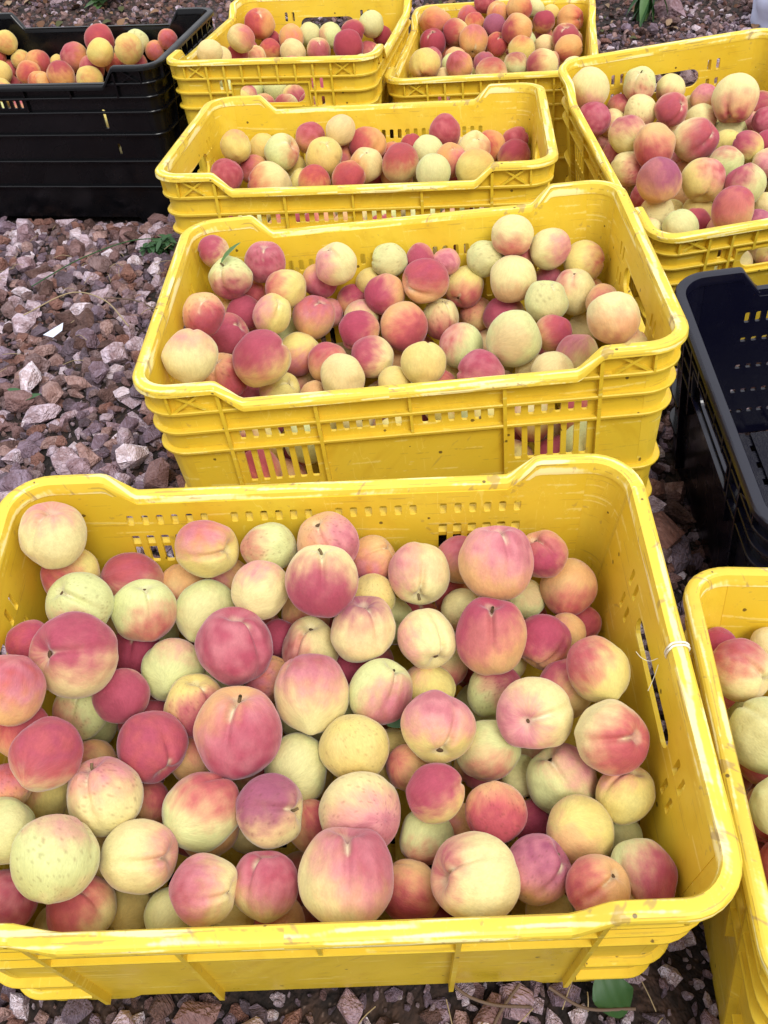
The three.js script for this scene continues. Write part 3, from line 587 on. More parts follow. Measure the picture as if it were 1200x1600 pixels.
p('C1', -78, 184, 138, 23.3, 'cm5@9s3', 'purplish red peach with a cream stripe along its cleft');
p('C1', -40, 163, 130, 24.0, 'cm7@1s12', 'crimson peach with a notched top, front crate');
p('C1', -171, 150, 138, 24.2, 'cr6@10s11', 'large mostly red peach just before the big pale green one, front crate');
p('C1', -219, 165, 135, 22.1, 'cm8@0', 'deep crimson peach just before the big pale green one, front crate');
p('C1', -221, 190, 95, 22.3, 'gn0@0', 'plain pale green peach touching the big pale green one, front crate');
p('C1', -145, 120, 131, 17.7, 'yn0@0', 'half hidden plain yellow peach beside the cream striped one, front crate');
p('C1', -108, 145, 142, 18.9, 'gn0@0', 'plain pale green peach just before the cream striped one, front crate');
p('C1', -66, 124, 141, 17.0, 'yn0@0', 'half hidden plain yellow peach just before the cream striped one, front crate');
p('C1', -34, 127, 143, 17.4, 'or4@9', 'red and orange peach just before the notched crimson one, front crate');
p('C1', -13, 125, 73, 18.5, 'or5@3', 'half hidden red and orange peach touching the lilac pink one, front crate');
p('C1', -107, 125, 15, 20.5, 'or3@1', 'large half hidden red tinged orange peach touching the large rosy stemmed one, front crate');
p('C1', -137, 125, 51, 17.0, 'or5@2', 'half hidden red and orange peach touching the red capped ivory one, front crate');
p('C1', -171, 125, 97, 20.1, 'yn0@0', 'large half hidden plain yellow peach touching the big pale green one, front crate');
p('C1', -220, 135, 47, 20.7, 'yo2@10', 'large half hidden orange tinged yellow peach just before the pointed dark crimson one, front crate');
p('C1', -227, 185, 60, 17.0, 'or5@12', 'half hidden red and orange peach just before the pointed dark crimson one, front crate');
p('C1', -187, 125, 12, 17.0, 'or2@9', 'half hidden red tinged orange peach just behind the red capped ivory one, front crate');
p('C2', -228, 224, -148, 19.3, 'cm6@10', 'small red peach high in the far corner, second crate');
p('C2', -169, 205, -144, 25.0, 'cm7@0s12', 'mostly crimson peach touching the leafed green one, second crate');
p('C2', -208, 203, -117, 26.8, 'gm4@6s11', 'pale green peach with a leaf on its stem');
p('C2', -143, 185, -112, 24.6, 'yr3@9', 'red tinged yellow peach beside the leafed green one, second crate');
p('C2', -106, 173, -145, 21.4, 'om7@5s1', 'mostly crimson peach beside the leafed green one, second crate');
p('C2', -82, 202, -127, 24.6, 'cp3@9s11', 'pink tinged cream peach beside the dark stem hole one, second crate');
p('C2', -223, 218, -7, 24.0, 'om6@5s12', 'mostly crimson peach just behind the open cleft red one, second crate');
p('C2', -225, 160, -132, 17.4, 'yn0@0', 'half hidden plain yellow peach just behind the open cleft red one, second crate');
p('C2', -200, 159, -108, 21.1, 'cm8@0', 'deep crimson peach just behind the open cleft red one, second crate');
p('C2', -160, 173, -73, 23.4, 'yp3@10s1', 'pink tinged yellow peach just behind the large half red one, second crate');
p('C2', -115, 150, -99, 26.5, 'or5@12s1', 'red and orange peach behind the plain cream rim one, second crate');
p('C2', -100, 134, -133, 18.3, 'op4@2', 'pink and orange peach behind the plain cream rim one, second crate');
p('C2', -69, 142, -145, 19.3, 'om5@12', 'crimson and orange peach beside the round orange pink one, second crate');
p('C2', -217, 154, -69, 25.2, 'cm7@0s2', 'red peach with an open cleft facing up, second crate');
p('C2', -221, 229, 95, 27.3, 'co2@12', 'big apricot coloured peach touching the short side, second crate');
p('C2', -166, 165, 11, 32.3, 'ym6@11', 'large half red half yellow peach, second crate');
p('C2', -214, 141, 2, 26.4, 'om5@4s11', 'crimson and orange peach touching the large half red one, second crate');
p('C2', -136, 121, -66, 26.3, 'yr4@6', 'red and yellow peach touching the large half red one, second crate');
p('C2', -99, 124, -35, 24.9, 'om4@11', 'crimson and orange peach just behind the plain cream rim one, second crate');
p('C2', -79, 130, 9, 26.3, 'cn0@0', 'plain cream peach lying against the near side, second crate');
p('C2', -60, 143, -69, 24.5, 'om7@10', 'mostly crimson peach touching the round orange pink one, second crate');
p('C2', -58, 137, -110, 21.3, 'cp2@12', 'pink tinged cream peach beside the round orange pink one, second crate');
p('C2', -26, 164, -113, 24.8, 'om6@9', 'mostly crimson peach just behind the round orange pink one, second crate');
p('C2', -18, 190, -147, 21.1, 'gn0@0', 'plain pale green peach touching the dark stem hole one, second crate');
p('C2', 24, 176, -112, 27.6, 'om6@12s9', 'rosy peach with a dark open stem hole, second crate');
p('C2', 19, 187, -151, 17.0, 'cm7@0', 'mostly crimson peach just behind the dark stem hole one, second crate');
p('C2', 50, 179, -150, 17.0, 'op5@0', 'pink and orange peach just behind the red dimpled yellow one, second crate');
p('C2', -6, 140, -74, 28.3, 'or6@5', 'round orange pink peach in the middle, second crate');
p('C2', 39, 125, -108, 23.6, 'cr4@6s12', 'cream topped peach with a short brown stem, second crate');
p('C2', -45, 131, -27, 26.1, 'cm5@10', 'crimson and cream peach just behind the plain cream rim one, second crate');
p('C2', 14, 138, 7, 25.3, 'yn0@0t6', 'yellow peach with its tip turned up, second crate');
p('C2', -22, 114, 5, 19.9, 'yn0@0', 'plain yellow peach just before the tip up yellow one, second crate');
p('C2', 32, 101, 2, 18.5, 'or3@12', 'red tinged orange peach just before the tip up yellow one, second crate');
p('C2', -158, 105, -13, 24.2, 'yo1@9s2', 'large orange tinged yellow peach just before the large half red one, second crate');
p('C2', -117, 105, 0, 17.0, 'on0@0', 'plain orange peach touching the plain cream rim one, second crate');
p('C2', 71, 149, -140, 24.4, 'yr4@6s7', 'yellow peach with a red dimple below, second crate');
p('C2', 98, 181, -145, 22.5, 'gn0@0', 'plain pale green peach just behind the red dimpled yellow one, second crate');
p('C2', 130, 210, -140, 24.3, 'cr3@6', 'peach lying highest against the back wall, second crate');
p('C2', 127, 170, -108, 29.0, 'co2@6', 'big ivory peach with a faint orange underside, second crate');
p('C2', 175, 190, -136, 23.7, 'cp3@3', 'pink tinged cream peach touching the highest one by the wall, second crate');
p('C2', 215, 171, -134, 24.7, 'yo2@3', 'orange tinged yellow peach just behind the star scarred cream one, second crate');
p('C2', 198, 154, -93, 25.8, 'cp2@10s12', 'cream peach with a star shaped stem scar, second crate');
p('C2', 162, 161, -65, 25.3, 'gn0@0s12', 'plain pale green peach touching the star scarred cream one, second crate');
p('C2', 176, 144, -147, 17.4, 'cm6@0', 'mostly crimson peach touching the star scarred cream one, second crate');
p('C2', 140, 173, -149, 18.0, 'cm5@12', 'crimson and cream peach just behind the big ivory one, second crate');
p('C2', 208, 222, 85, 25.7, 'co4@6', 'large peach with a blushed belly in the corner');
p('C2', 224, 161, -54, 18.4, 'or2@0', 'red tinged orange peach just behind the blush bellied corner one, second crate');
p('C2', 117, 151, -6, 32.4, 'gn0@0t8', 'largest pale green peach, second crate');
p('C2', 164, 142, -25, 22.7, 'om6@2', 'mostly crimson peach touching the largest pale green one, second crate');
p('C2', 116, 119, -112, 25.2, 'cm6@11', 'large mostly crimson peach just behind the largest pale green one, second crate');
p('C2', 84, 109, -140, 21.8, 'or3@11', 'red tinged orange peach just before the red dimpled yellow one, second crate');
p('C2', 59, 125, -43, 26.3, 'gp3@10', 'pink tinged pale green peach just before the cream topped stemmed one, second crate');
p('C2', 209, 105, -89, 19.4, 'cn0@0', 'plain cream peach touching the blush bellied corner one, second crate');
p('C2', 185, 134, 13, 24.3, 'cm4@11t1', 'crimson and cream peach just before the blush bellied corner one, second crate');
p('C2', 77, 132, 29, 26.4, 'om7@12', 'crimson peach peeping over the near side, second crate');
p('C2', 139, 105, -3, 20.7, 'cn0@0', 'plain cream peach just before the largest pale green one, second crate');
p('C2', 154, 135, 45, 23.1, 'cn0@0', 'plain cream peach beside the crimson one at the rim, second crate');
p('C2', 226, 187, 85, 18.3, 'cp1@12', 'pink tinged cream peach just before the blush bellied corner one, second crate');
p('C2', 45, 85, -50, 17.0, 'yn0@0', 'half hidden plain yellow peach touching the tip up yellow one, second crate');
p('C2', 223, 135, -125, 17.0, 'or3@0', 'half hidden red tinged orange peach touching the star scarred cream one, second crate');
p('C2', -201, 85, -41, 17.0, 'or7@0', 'half hidden mostly red peach just before the large half red one, second crate');
p('C2', -23, 85, -85, 17.0, 'on0@0', 'half hidden plain orange peach touching the tip up yellow one, second crate');
p('C2', -45, 163, -149, 17.0, 'yn0@0', 'half hidden plain yellow peach beside the dark stem hole one, second crate');
p('C2', -192, 162, -149, 17.0, 'or5@0', 'half hidden red and orange peach just before the leafed green one, second crate');
p('C3', -210, 198, -92, 24.8, 'yr1@12', 'olive yellow peach by the short side, third crate');
p('C3', -180, 179, -146, 21.6, 'yn0@0', 'plain yellow peach touching the brown holed one, third crate');
p('C3', -143, 182, -105, 28.0, 'gp2@3s2', 'pale green peach with a torn brown hole, third crate');
p('C3', -137, 146, -139, 25.8, 'yr2@11s8', 'red tinged yellow peach just before the brown holed one, third crate');
p('C3', -191, 157, -107, 23.3, 'om5@10', 'crimson and orange peach touching the crimson corner one, third crate');
p('C3', -219, 171, -41, 24.4, 'om8@1', 'crimson peach in the near corner, third crate');
p('C3', -156, 151, -55, 35.5, 'cr3@9', 'large red tinged cream peach just before the brown holed one, third crate');
p('C3', -101, 190, -144, 24.4, 'om6@12', 'mostly crimson peach just behind the tall plain yellow one, third crate');
p('C3', -74, 175, -94, 29.8, 'yn0@0s12', 'plain yellow peach standing tall, third crate');
p('C3', -50, 205, -126, 23.9, 'cn0@0', 'plain cream peach just behind the tall plain yellow one, third crate');
p('C3', -55, 162, -141, 24.6, 'or3@0', 'large red tinged orange peach touching the tall plain yellow one, third crate');
p('C3', -9, 179, -131, 29.2, 'om5@9s7', 'crimson and orange peach beside the tall plain yellow one, third crate');
p('C3', -8, 165, -82, 25.7, 'co3@9s12', 'orange tinged cream peach beside the tall plain yellow one, third crate');
p('C3', -86, 154, -48, 25.4, 'or5@12', 'red and orange peach just before the tall plain yellow one, third crate');
p('C3', -33, 160, -42, 25.2, 'om6@0', 'mostly crimson peach just before the tall plain yellow one, third crate');
p('C3', -2, 129, -135, 18.5, 'om5@0', 'crimson and orange peach beside the bright pale green one, third crate');
p('C3', 45, 171, -68, 29.2, 'cm6@12', 'mostly crimson peach touching the bright pale green one, third crate');
p('C3', 35, 137, -106, 25.2, 'op4@12', 'pink and orange peach touching the bright pale green one, third crate');
p('C3', 58, 171, -148, 18.3, 'om8@0', 'deep crimson peach behind the bright pale green one, third crate');
p('C3', 87, 178, -93, 24.5, 'gn0@0', 'plain pale green peach just behind the bright pale green one, third crate');
p('C3', 112, 198, -126, 24.8, 'om7@0', 'dark red peach close to the back slots, third crate');
p('C3', 128, 162, -144, 22.3, 'cp1@0', 'large pink tinged cream peach just before the dark red one by the slots, third crate');
p('C3', 156, 178, -94, 25.4, 'cp2@3s1', 'cream peach with a brown spot, third crate');
p('C3', 120, 173, -63, 24.2, 'op4@3s1', 'pink and orange peach just behind the bright pale green one, third crate');
p('C3', 97, 171, -23, 26.5, 'gn0@0t12', 'bright pale green peach, third crate');
p('C3', 158, 169, -35, 27.6, 'yo1@12', 'orange tinged yellow peach just before the brown spotted cream one, third crate');
p('C3', 181, 170, -132, 25.0, 'or6@9', 'mostly red peach touching the brown spotted cream one, third crate');
p('C3', 221, 172, -146, 21.1, 'om7@0', 'mostly crimson peach just behind the brownish red one, third crate');
p('C3', 218, 162, -105, 24.7, 'om6@12', 'brownish red peach in the shaded corner, third crate');
p('C3', 121, 129, -107, 18.1, 'or5@0', 'red and orange peach touching the bright pale green one, third crate');
p('C3', 27, 161, -147, 18.4, 'op4@0', 'pink and orange peach beside the bright pale green one, third crate');
p('C3', -226, 164, -100, 17.0, 'on0@0', 'plain orange peach just behind the crimson corner one, third crate');
p('C4', 216, 216, -139, 31.5, 'cp2@6', 'apricot pink peach in the far corner, crate behind the empty one');
p('C4', 214, 210, -55, 27.3, 'gp3@6s12', 'pale peach with a stem by the hand hole');
p('C4', 220, 190, 0, 24.4, 'cr3@6', 'red tinged cream peach just behind the open cleft purplish one, crate behind the empty one');
p('C4', 171, 187, -142, 26.1, 'om9@0', 'deep red peach against the long side, crate behind the empty one');
p('C4', 187, 166, -105, 23.3, 'cr3@9', 'red tinged cream peach touching the deep red wall one, crate behind the empty one');
p('C4', 221, 173, -81, 22.5, 'om4@12', 'crimson and orange peach touching the deep red wall one, crate behind the empty one');
p('C4', 171, 186, -65, 26.1, 'cr2@6', 'red tinged cream peach touching the open cleft purplish one, crate behind the empty one');
p('C4', 145, 196, -24, 26.7, 'cm6@0s2', 'purplish peach with an open cleft, crate behind the empty one');
p('C4', 115, 182, -102, 30.6, 'cm3@12', 'crimson tinged cream peach touching the orange pink middle one, crate behind the empty one');
p('C4', 50, 195, -82, 32.6, 'or5@6', 'orange pink peach in the middle of the heap');
p('C4', 165, 150, -15, 26.5, 'cp3@12', 'pink tinged cream peach just before the open cleft purplish one, crate behind the empty one');
p('C4', 64, 186, -11, 32.9, 'cm6@3s2', 'heart shaped crimson and cream peach, crate behind the empty one');
p('C4', 157, 163, 34, 26.2, 'cr1@3', 'red tinged cream peach just behind the heart shaped one, crate behind the empty one');
p('C4', 199, 175, 53, 23.3, 'op4@12', 'pink and orange peach touching the large double lobed one, crate behind the empty one');
p('C4', 133, 204, 75, 35.6, 'co4@6s6', 'large double lobed peach on top of the heap');
p('C4', 133, 145, 76, 27.2, 'gn0@0s3', 'plain pale green peach just before the large double lobed one, crate behind the empty one');
p('C4', 27, 181, 59, 24.6, 'ym5@10', 'crimson and yellow peach just behind the red lined greenish one, crate behind the empty one');
p('C4', 3, 175, 18, 25.4, 'gu2@12', 'purple tinged pale green peach just behind the dimpled yellow one, crate behind the empty one');
p('C4', -56, 191, -41, 32.1, 'yp3@2s6', 'yellow peach with a dimple turned down, crate behind the empty one');
p('C4', -66, 208, -112, 31.6, 'ou6@12', 'purple topped peach with an orange belly, crate behind the empty one');
p('C4', 67, 151, -113, 27.4, 'cm4@3', 'crimson and cream peach touching the purple topped one, crate behind the empty one');
p('C4', 83, 140, -20, 20.6, 'op4@9s0', 'pink and orange peach just before the heart shaped one, crate behind the empty one');
p('C4', -83, 188, 12, 28.9, 'gm4@10', 'greenish peach with a thin red line, crate behind the empty one');
p('C4', -153, 199, -33, 30.5, 'om6@11', 'large mostly crimson peach just before the red lined greenish one, crate behind the empty one');
p('C4', -21, 156, -115, 20.5, 'om8@0', 'deep crimson peach just before the purple topped one, crate behind the empty one');
p('C4', -64, 154, -109, 25.9, 'cp1@12', 'pink tinged cream peach touching the mint green one, crate behind the empty one');
p('C4', -138, 173, -100, 25.7, 'gn0@0', 'mint green peach by the near side, crate behind the empty one');
p('C4', -104, 152, -64, 22.6, 'om7@0', 'mostly crimson peach touching the mint green one, crate behind the empty one');
p('C4', -58, 138, -42, 24.2, 'yn0@0', 'plain yellow peach just behind the mint green one, crate behind the empty one');
p('C4', -135, 152, -35, 22.3, 'op3@0', 'pink tinged orange peach beside the mint green one, crate behind the empty one');
p('C4', -158, 168, 7, 22.8, 'ou6@12', 'mostly purple peach before the red lined greenish one, crate behind the empty one');
p('C4', 190, 132, -121, 18.3, 'cp3@0', 'small pink tinged cream peach beside the orange pink middle one, crate behind the empty one');
p('C4', 135, 144, -118, 17.8, 'op6@0', 'small mostly pink peach before the deep red wall one, crate behind the empty one');
p('C4', 104, 173, 121, 23.5, 'om8@0', 'deep crimson peach just before the large double lobed one, crate behind the empty one');
p('C4', 43, 173, 99, 19.9, 'om8@0', 'small deep crimson peach behind the red lined greenish one, crate behind the empty one');
p('C4', -14, 173, 76, 22.3, 'cp4@0', 'pink and cream peach just behind the red lined greenish one, crate behind the empty one');
p('C4', 31, 142, 71, 18.1, 'cn0@0', 'plain cream peach just behind the red lined greenish one, crate behind the empty one');
p('C4', -98, 157, 45, 21.7, 'cn0@0', 'plain cream peach just before the red lined greenish one, crate behind the empty one');
p('C4', -5, 130, -51, 22.9, 'on0@0', 'large half hidden plain orange peach between the purple topped one and the mint green one');
p('C4', -35, 132, -73, 17.0, 'yn0@0', 'half hidden plain yellow peach just behind the mint green one, crate behind the empty one');
p('C4', 148, 148, 116, 17.9, 'cp4@0', 'small pink and cream peach beside the heart shaped one, crate behind the empty one');
p('C4', 224, 153, 40, 17.3, 'cn0@0', 'half hidden plain cream peach touching the open cleft purplish one, crate behind the empty one');
p('C4', -14, 133, 3, 17.8, 'yn0@0', 'half hidden plain yellow peach just before the dimpled yellow one, crate behind the empty one');
p('C5', 196, 205, -135, 30.9, 'or6@9s12', 'red and orange peach high by the back wall');
p('C5', 32, 215, -128, 25.1, 'cr4@2', 'red and cream peach beside the little purple one, crate touching the black one');
p('C5', -145, 233, -137, 23.2, 'cn0@0', 'plain cream peach touching the little purple one, crate touching the black one');
p('C5', -116, 220, -153, 17.0, 'ou8@0', 'little purple peach by the long side, crate touching the black one');
p('C5', 54, 182, -146, 21.7, 'om6@0', 'mostly crimson peach beside the little purple one, crate touching the black one');
p('C5', 128, 172, -146, 21.1, 'om7@0', 'mostly crimson peach before the high red and orange one, crate touching the black one');
p('C5', 159, 161, -109, 22.7, 'or5@12', 'red and orange peach touching the cream near side one, crate touching the black one');
p('C5', 221, 166, -120, 21.9, 'om6@0', 'mostly crimson peach just before the high red and orange one, crate touching the black one');
p('C5', 186, 178, -67, 26.8, 'or2@0', 'red tinged orange peach just behind the cream near side one, crate touching the black one');
p('C5', 219, 176, -34, 24.4, 'gn0@0', 'plain pale green peach just behind the cream near side one, crate touching the black one');
p('C5', 216, 175, 11, 25.6, 'gr1@9', 'red tinged pale green peach touching the deep crimson corner one, crate touching the black one');
p('C5', 138, 161, -55, 26.4, 'cn0@0', 'cream peach at the near side, crate touching the black one');
p('C5', 148, 161, -3, 25.1, 'cm5@0s12', 'crimson and cream peach touching the cream near side one, crate touching the black one');
p('C5', 118, 176, 67, 29.7, 'om9@0', 'deep crimson peach in the near corner, crate touching the black one');
p('C5', 166, 191, 68, 24.9, 'om7@0', 'mostly crimson peach just behind the deep crimson corner one, crate touching the black one');
p('C5', 196, 198, 103, 25.1, 'gn0@0', 'plain pale green peach behind the deep crimson corner one, crate touching the black one');
p('C5', 223, 171, 119, 20.2, 'om7@0', 'mostly crimson peach beside the deep crimson corner one, crate touching the black one');
p('C5', -60, 202, -147, 21.9, 'cn0@0', 'plain cream peach before the high red and orange one, crate touching the black one');
p('C5', 93, 163, -124, 24.8, 'cp2@0', 'pink tinged cream peach before the high red and orange one, crate touching the black one');
p('C6', 188, 230, -140, 31.5, 'or3@0', 'large apricot peach by the long side, crate before the green stalk');
p('C6', 139, 201, -142, 27.3, 'om9@0s12', 'deep red peach with a small stem, crate before the green stalk');
p('C6', 222, 193, -133, 22.8, 'cm9@0', 'deep crimson peach just before the large apricot one, crate before the green stalk');
p('C6', 159, 215, -96, 27.3, 'cm6@9', 'mostly crimson peach touching the dark dotted cream one, crate before the green stalk');
p('C6', 223, 227, -72, 25.2, 'or6@0', 'mostly red peach touching the dusky purple one, crate before the green stalk');
p('C6', 182, 225, -57, 22.2, 'or4@12', 'red and orange peach just behind the dark dotted cream one, crate before the green stalk');
p('C6', 225, 256, -39, 22.2, 'cm8@0', 'deep crimson peach just behind the dusky purple one, crate before the green stalk');
p('C6', 201, 237, -11, 23.4, 'or2@0s12', 'red tinged orange peach just behind the dusky purple one, crate before the green stalk');
p('C6', 160, 224, -15, 23.2, 'cu8@0', 'dusky purple peach in the middle, crate before the green stalk');
p('C6', 195, 247, 34, 27.1, 'or3@3', 'red tinged orange peach just behind the red edged upright one, crate before the green stalk');
p('C6', 229, 235, 66, 19.6, 'gn0@0', 'plain pale green peach behind the red edged upright one, crate before the green stalk');
p('C6', 125, 224, 32, 30.3, 'om4@9', 'orange peach with a red edge standing upright, crate before the green stalk');
p('C6', 198, 217, 84, 23.3, 'om7@12', 'mostly crimson peach just behind the whitish one, crate before the green stalk');
p('C6', 218, 214, 138, 28.7, 'or3@3s3', 'orange peach with a dark cleft, crate before the green stalk');
p('C6', 124, 207, -57, 29.4, 'om3@12s6', 'cream peach with a dark dot and rosy crown');
p('C6', 129, 196, -9, 23.1, 'or6@0s1', 'mostly red peach just before the dusky purple one, crate before the green stalk');
p('C6', 75, 199, 43, 26.2, 'yr2@12', 'red tinged yellow peach just before the red edged upright one, crate before the green stalk');
p('C6', 222, 182, 83, 22.5, 'op4@0', 'pink and orange peach just behind the whitish one, crate before the green stalk');
p('C6', 122, 189, 89, 22.9, 'cn0@0', 'whitish peach between redder ones, crate before the green stalk');
p('C6', 107, 207, 129, 27.5, 'cm6@0s12', 'mostly crimson peach just before the dark cleft orange one, crate before the green stalk');
p('C6', 57, 200, 135, 25.8, 'or3@6', 'red tinged orange peach touching the whitish one, crate before the green stalk');
p('C6', -57, 215, -136, 29.9, 'yr2@6s6', 'yellowish peach with a dimple in the near corner');
p('C6', 174, 171, -112, 23.8, 'or3@0', 'red tinged orange peach touching the stemmed deep red one, crate before the green stalk');
p('C6', -56, 210, -70, 26.2, 'om5@11', 'crimson and orange peach touching the lilac half hidden one, crate before the green stalk');
p('C6', -3, 179, -70, 17.2, 'om6@0', 'mostly crimson peach beside the lilac half hidden one, crate before the green stalk');
p('C6', 58, 179, -31, 22.6, 'cu7@0', 'lilac peach half hidden at the near side, crate before the green stalk');
p('C6', -70, 199, -9, 28.4, 'cm4@12', 'crimson and cream peach just before the lilac half hidden one, crate before the green stalk');
p('C6', -29, 199, 36, 23.9, 'gm3@12', 'crimson tinged pale green peach touching the half purple one, crate before the green stalk');
p('C6', 144, 161, -5, 18.2, 'yn0@0', 'plain yellow peach touching the lilac half hidden one, crate before the green stalk');
p('C6', -39, 199, 86, 29.7, 'cm4@9', 'half purple half cream peach, crate before the green stalk');
p('C6', -45, 187, -103, 18.1, 'cn0@0', 'small plain cream peach just before the dimpled corner one, crate before the green stalk');
p('C6', -31, 182, -147, 17.0, 'cp3@0', 'small pink tinged cream peach just before the dimpled corner one, crate before the green stalk');
p('C6', 230, 226, 99, 17.0, 'yn0@0', 'half hidden plain yellow peach touching the dark cleft orange one, crate before the green stalk');
p('C7', -218, 198, -115, 26.1, 'cm4@12s4', 'cream peach with a rosy cap and small white cleft');
p('C7', -206, 187, -57, 31.2, 'gn0@0', 'big pale mint green peach, corner crate');
p('C7', -209, 187, 8, 23.5, 'gn0@0', 'whitish peach partly under the long side, corner crate');
p('C7', -227, 186, -151, 17.0, 'om7@0', 'red peach mostly hidden, corner crate');
p('C7', -185, 189, -151, 17.0, 'cn0@0', 'small cream peach, corner crate');
p('C9', -192, 253, -146, 23.9, 'yr1@0', 'olive yellow peach high by the back wall, full black crate');
p('C9', -223, 226, -142, 21.5, 'or5@0', 'red and orange peach just before the high olive yellow one, full black crate');
p('C9', -197, 208, -95, 25.2, 'yn0@0', 'plain yellow peach before the high olive yellow one, full black crate');
p('C9', -200, 175, -124, 23.0, 'om6@0', 'mostly crimson peach before the high olive yellow one, full black crate');
p('C9', -182, 184, -55, 26.3, 'yo1@0', 'orange tinged yellow peach before the high olive yellow one, full black crate');
p('C9', -169, 217, -147, 20.2, 'yo2@0', 'orange tinged yellow peach beside the dimpled dark red one, full black crate');
p('C9', -127, 214, -136, 26.7, 'om5@3', 'crimson and orange peach beside the high olive yellow one, full black crate');
p('C9', -128, 209, -89, 24.9, 'or4@0', 'red and orange peach before the high olive yellow one, full black crate');
p('C9', -169, 171, -147, 17.7, 'om8@0', 'deep crimson peach before the high olive yellow one, full black crate');
p('C9', -96, 196, -61, 23.4, 'or3@9s12', 'red tinged orange peach before the dimpled dark red one, full black crate');
p('C9', -115, 170, -141, 23.0, 'cp2@0', 'pink tinged cream peach before the dimpled dark red one, full black crate');
p('C9', -89, 210, -149, 17.4, 'yn0@0', 'plain yellow peach touching the dimpled dark red one, full black crate');
p('C9', -45, 224, -139, 29.1, 'om6@10', 'dark red peach with a sunlit dimple, full black crate');
p('C9', -51, 208, -72, 28.5, 'om4@12', 'crimson and orange peach just before the dimpled dark red one, full black crate');
p('C9', -70, 178, -129, 22.8, 'op5@0', 'pink and orange peach touching the yellow raised corner one, full black crate');
p('C9', 10, 201, -71, 25.9, 'yo1@0', 'yellow peach at the raised corner, full black crate');
p('C9', -2, 207, -117, 26.3, 'om6@0', 'mostly crimson peach just behind the yellow raised corner one, full black crate');
p('C9', 37, 245, -91, 27.0, 'yo2@6', 'amber peach in front of a red one, full black crate');
p('C9', 20, 255, -140, 30.0, 'om7@0', 'crimson peach highest in the heap, full black crate');
p('C9', 97, 250, -94, 29.3, 'yr1@0', 'large pale yellow peach, full black crate');
p('C9', 95, 249, -146, 23.6, 'gn0@0', 'plain pale green peach touching the large pale yellow one, full black crate');
p('C9', 38, 205, -144, 22.5, 'or4@0', 'red and orange peach just before the amber one, full black crate');
p('C9', 92, 211, -125, 23.5, 'om6@0', 'mostly crimson peach just before the large pale yellow one, full black crate');
p('C9', 131, 231, -144, 19.5, 'or4@0', 'small red and orange peach just before the orange red corner one, full black crate');
p('C9', 160, 250, -150, 19.4, 'or6@0', 'orange red peach in the far corner, full black crate');
p('C9', -201, 201, -149, 17.0, 'or5@0', 'half hidden red and orange peach before the high olive yellow one, full black crate');

// peaches deeper in the heaps, of which only slivers show between the upper ones
{
  const DEPTH = { C1: 0.084, C2: 0.124, C3: 0.100, C4: 0.076, C5: 0.088, C6: 0.050, C7: 0.062, C9: 0.122 };
  const r = rng(4242), geos = ['cr5', 'ym4', 'gn0', 'or6', 'cm8'].map((k, i) => peachGeometry(90 + i, 1, V(0, 1, 0), V(0.8, 0.2, 0.5).normalize(), { base: k[0], blush: k[1] === 'n' ? 'p' : k[1], amount: +k[2] }, 28, 20));
  const dummy = new THREE.Object3D();
  const CNAME = { C1: 'front crate', C2: 'second crate', C3: 'third crate', C4: 'crate behind the empty one', C5: 'crate touching the black one', C6: 'crate before the green stalk', C7: 'corner crate', C9: 'full black crate' };
  for (const k in DEPTH) {
    const c = CRATES[k], have = placed[k], list = geos.map(() => []);
    const top = c.H - DEPTH[k] - 0.015;
    for (let L = 0, y = top; y > 0.045 && L < 4; y -= 0.037, L++) for (let z = -D / 2 + 0.05; z < D / 2 - 0.04; z += 0.047) for (let x = -W / 2 + 0.05; x < W / 2 - 0.04; x += 0.049) {
      const px = x + (L % 2) * 0.022 + (r() - 0.5) * 0.006, pz = z + (L % 2) * 0.02 + (r() - 0.5) * 0.006, py = y + (r() - 0.5) * 0.006, R = 0.0215 + 0.004 * r();
      const i = LIP + WALL + TAPER * (1 - py / c.H);
      const kx = W / 2 - i - R, kz = D / 2 - i - R, qx = clamp(px, -kx, kx), qz = clamp(pz, -kz, kz);
      if (have.some(([a, b, e, s]) => Math.hypot(a - qx, b - py, e - qz) < (s + R) * 0.95)) continue;
      have.push([qx, py, qz, R]); list[Math.floor(r() * geos.length)].push([qx, py, qz, R]);
    }
    const heap = new THREE.Group(); heap.name = numbered('peach_heap'); scene.add(heap);
    tag(heap, 'peaches lying deeper under the top layer of the ' + CNAME[k], 'peaches', null, 'stuff');
    list.forEach((l, gi) => {
      if (!l.length) return;
      const im = new THREE.InstancedMesh(geos[gi], peachMat, l.length); im.name = 'peach_mass'; im.userData.kind = 'stuff'; im.castShadow = im.receiveShadow = true;
      l.forEach(([x, y, z, R], n) => { dummy.position.set(x, y, z).applyMatrix4(c.m); dummy.rotation.set(r() * 6, r() * 6, r() * 6); dummy.scale.setScalar(R); dummy.updateMatrix(); im.setMatrixAt(n, dummy.matrix); });
      heap.add(im);
    });
  }
}

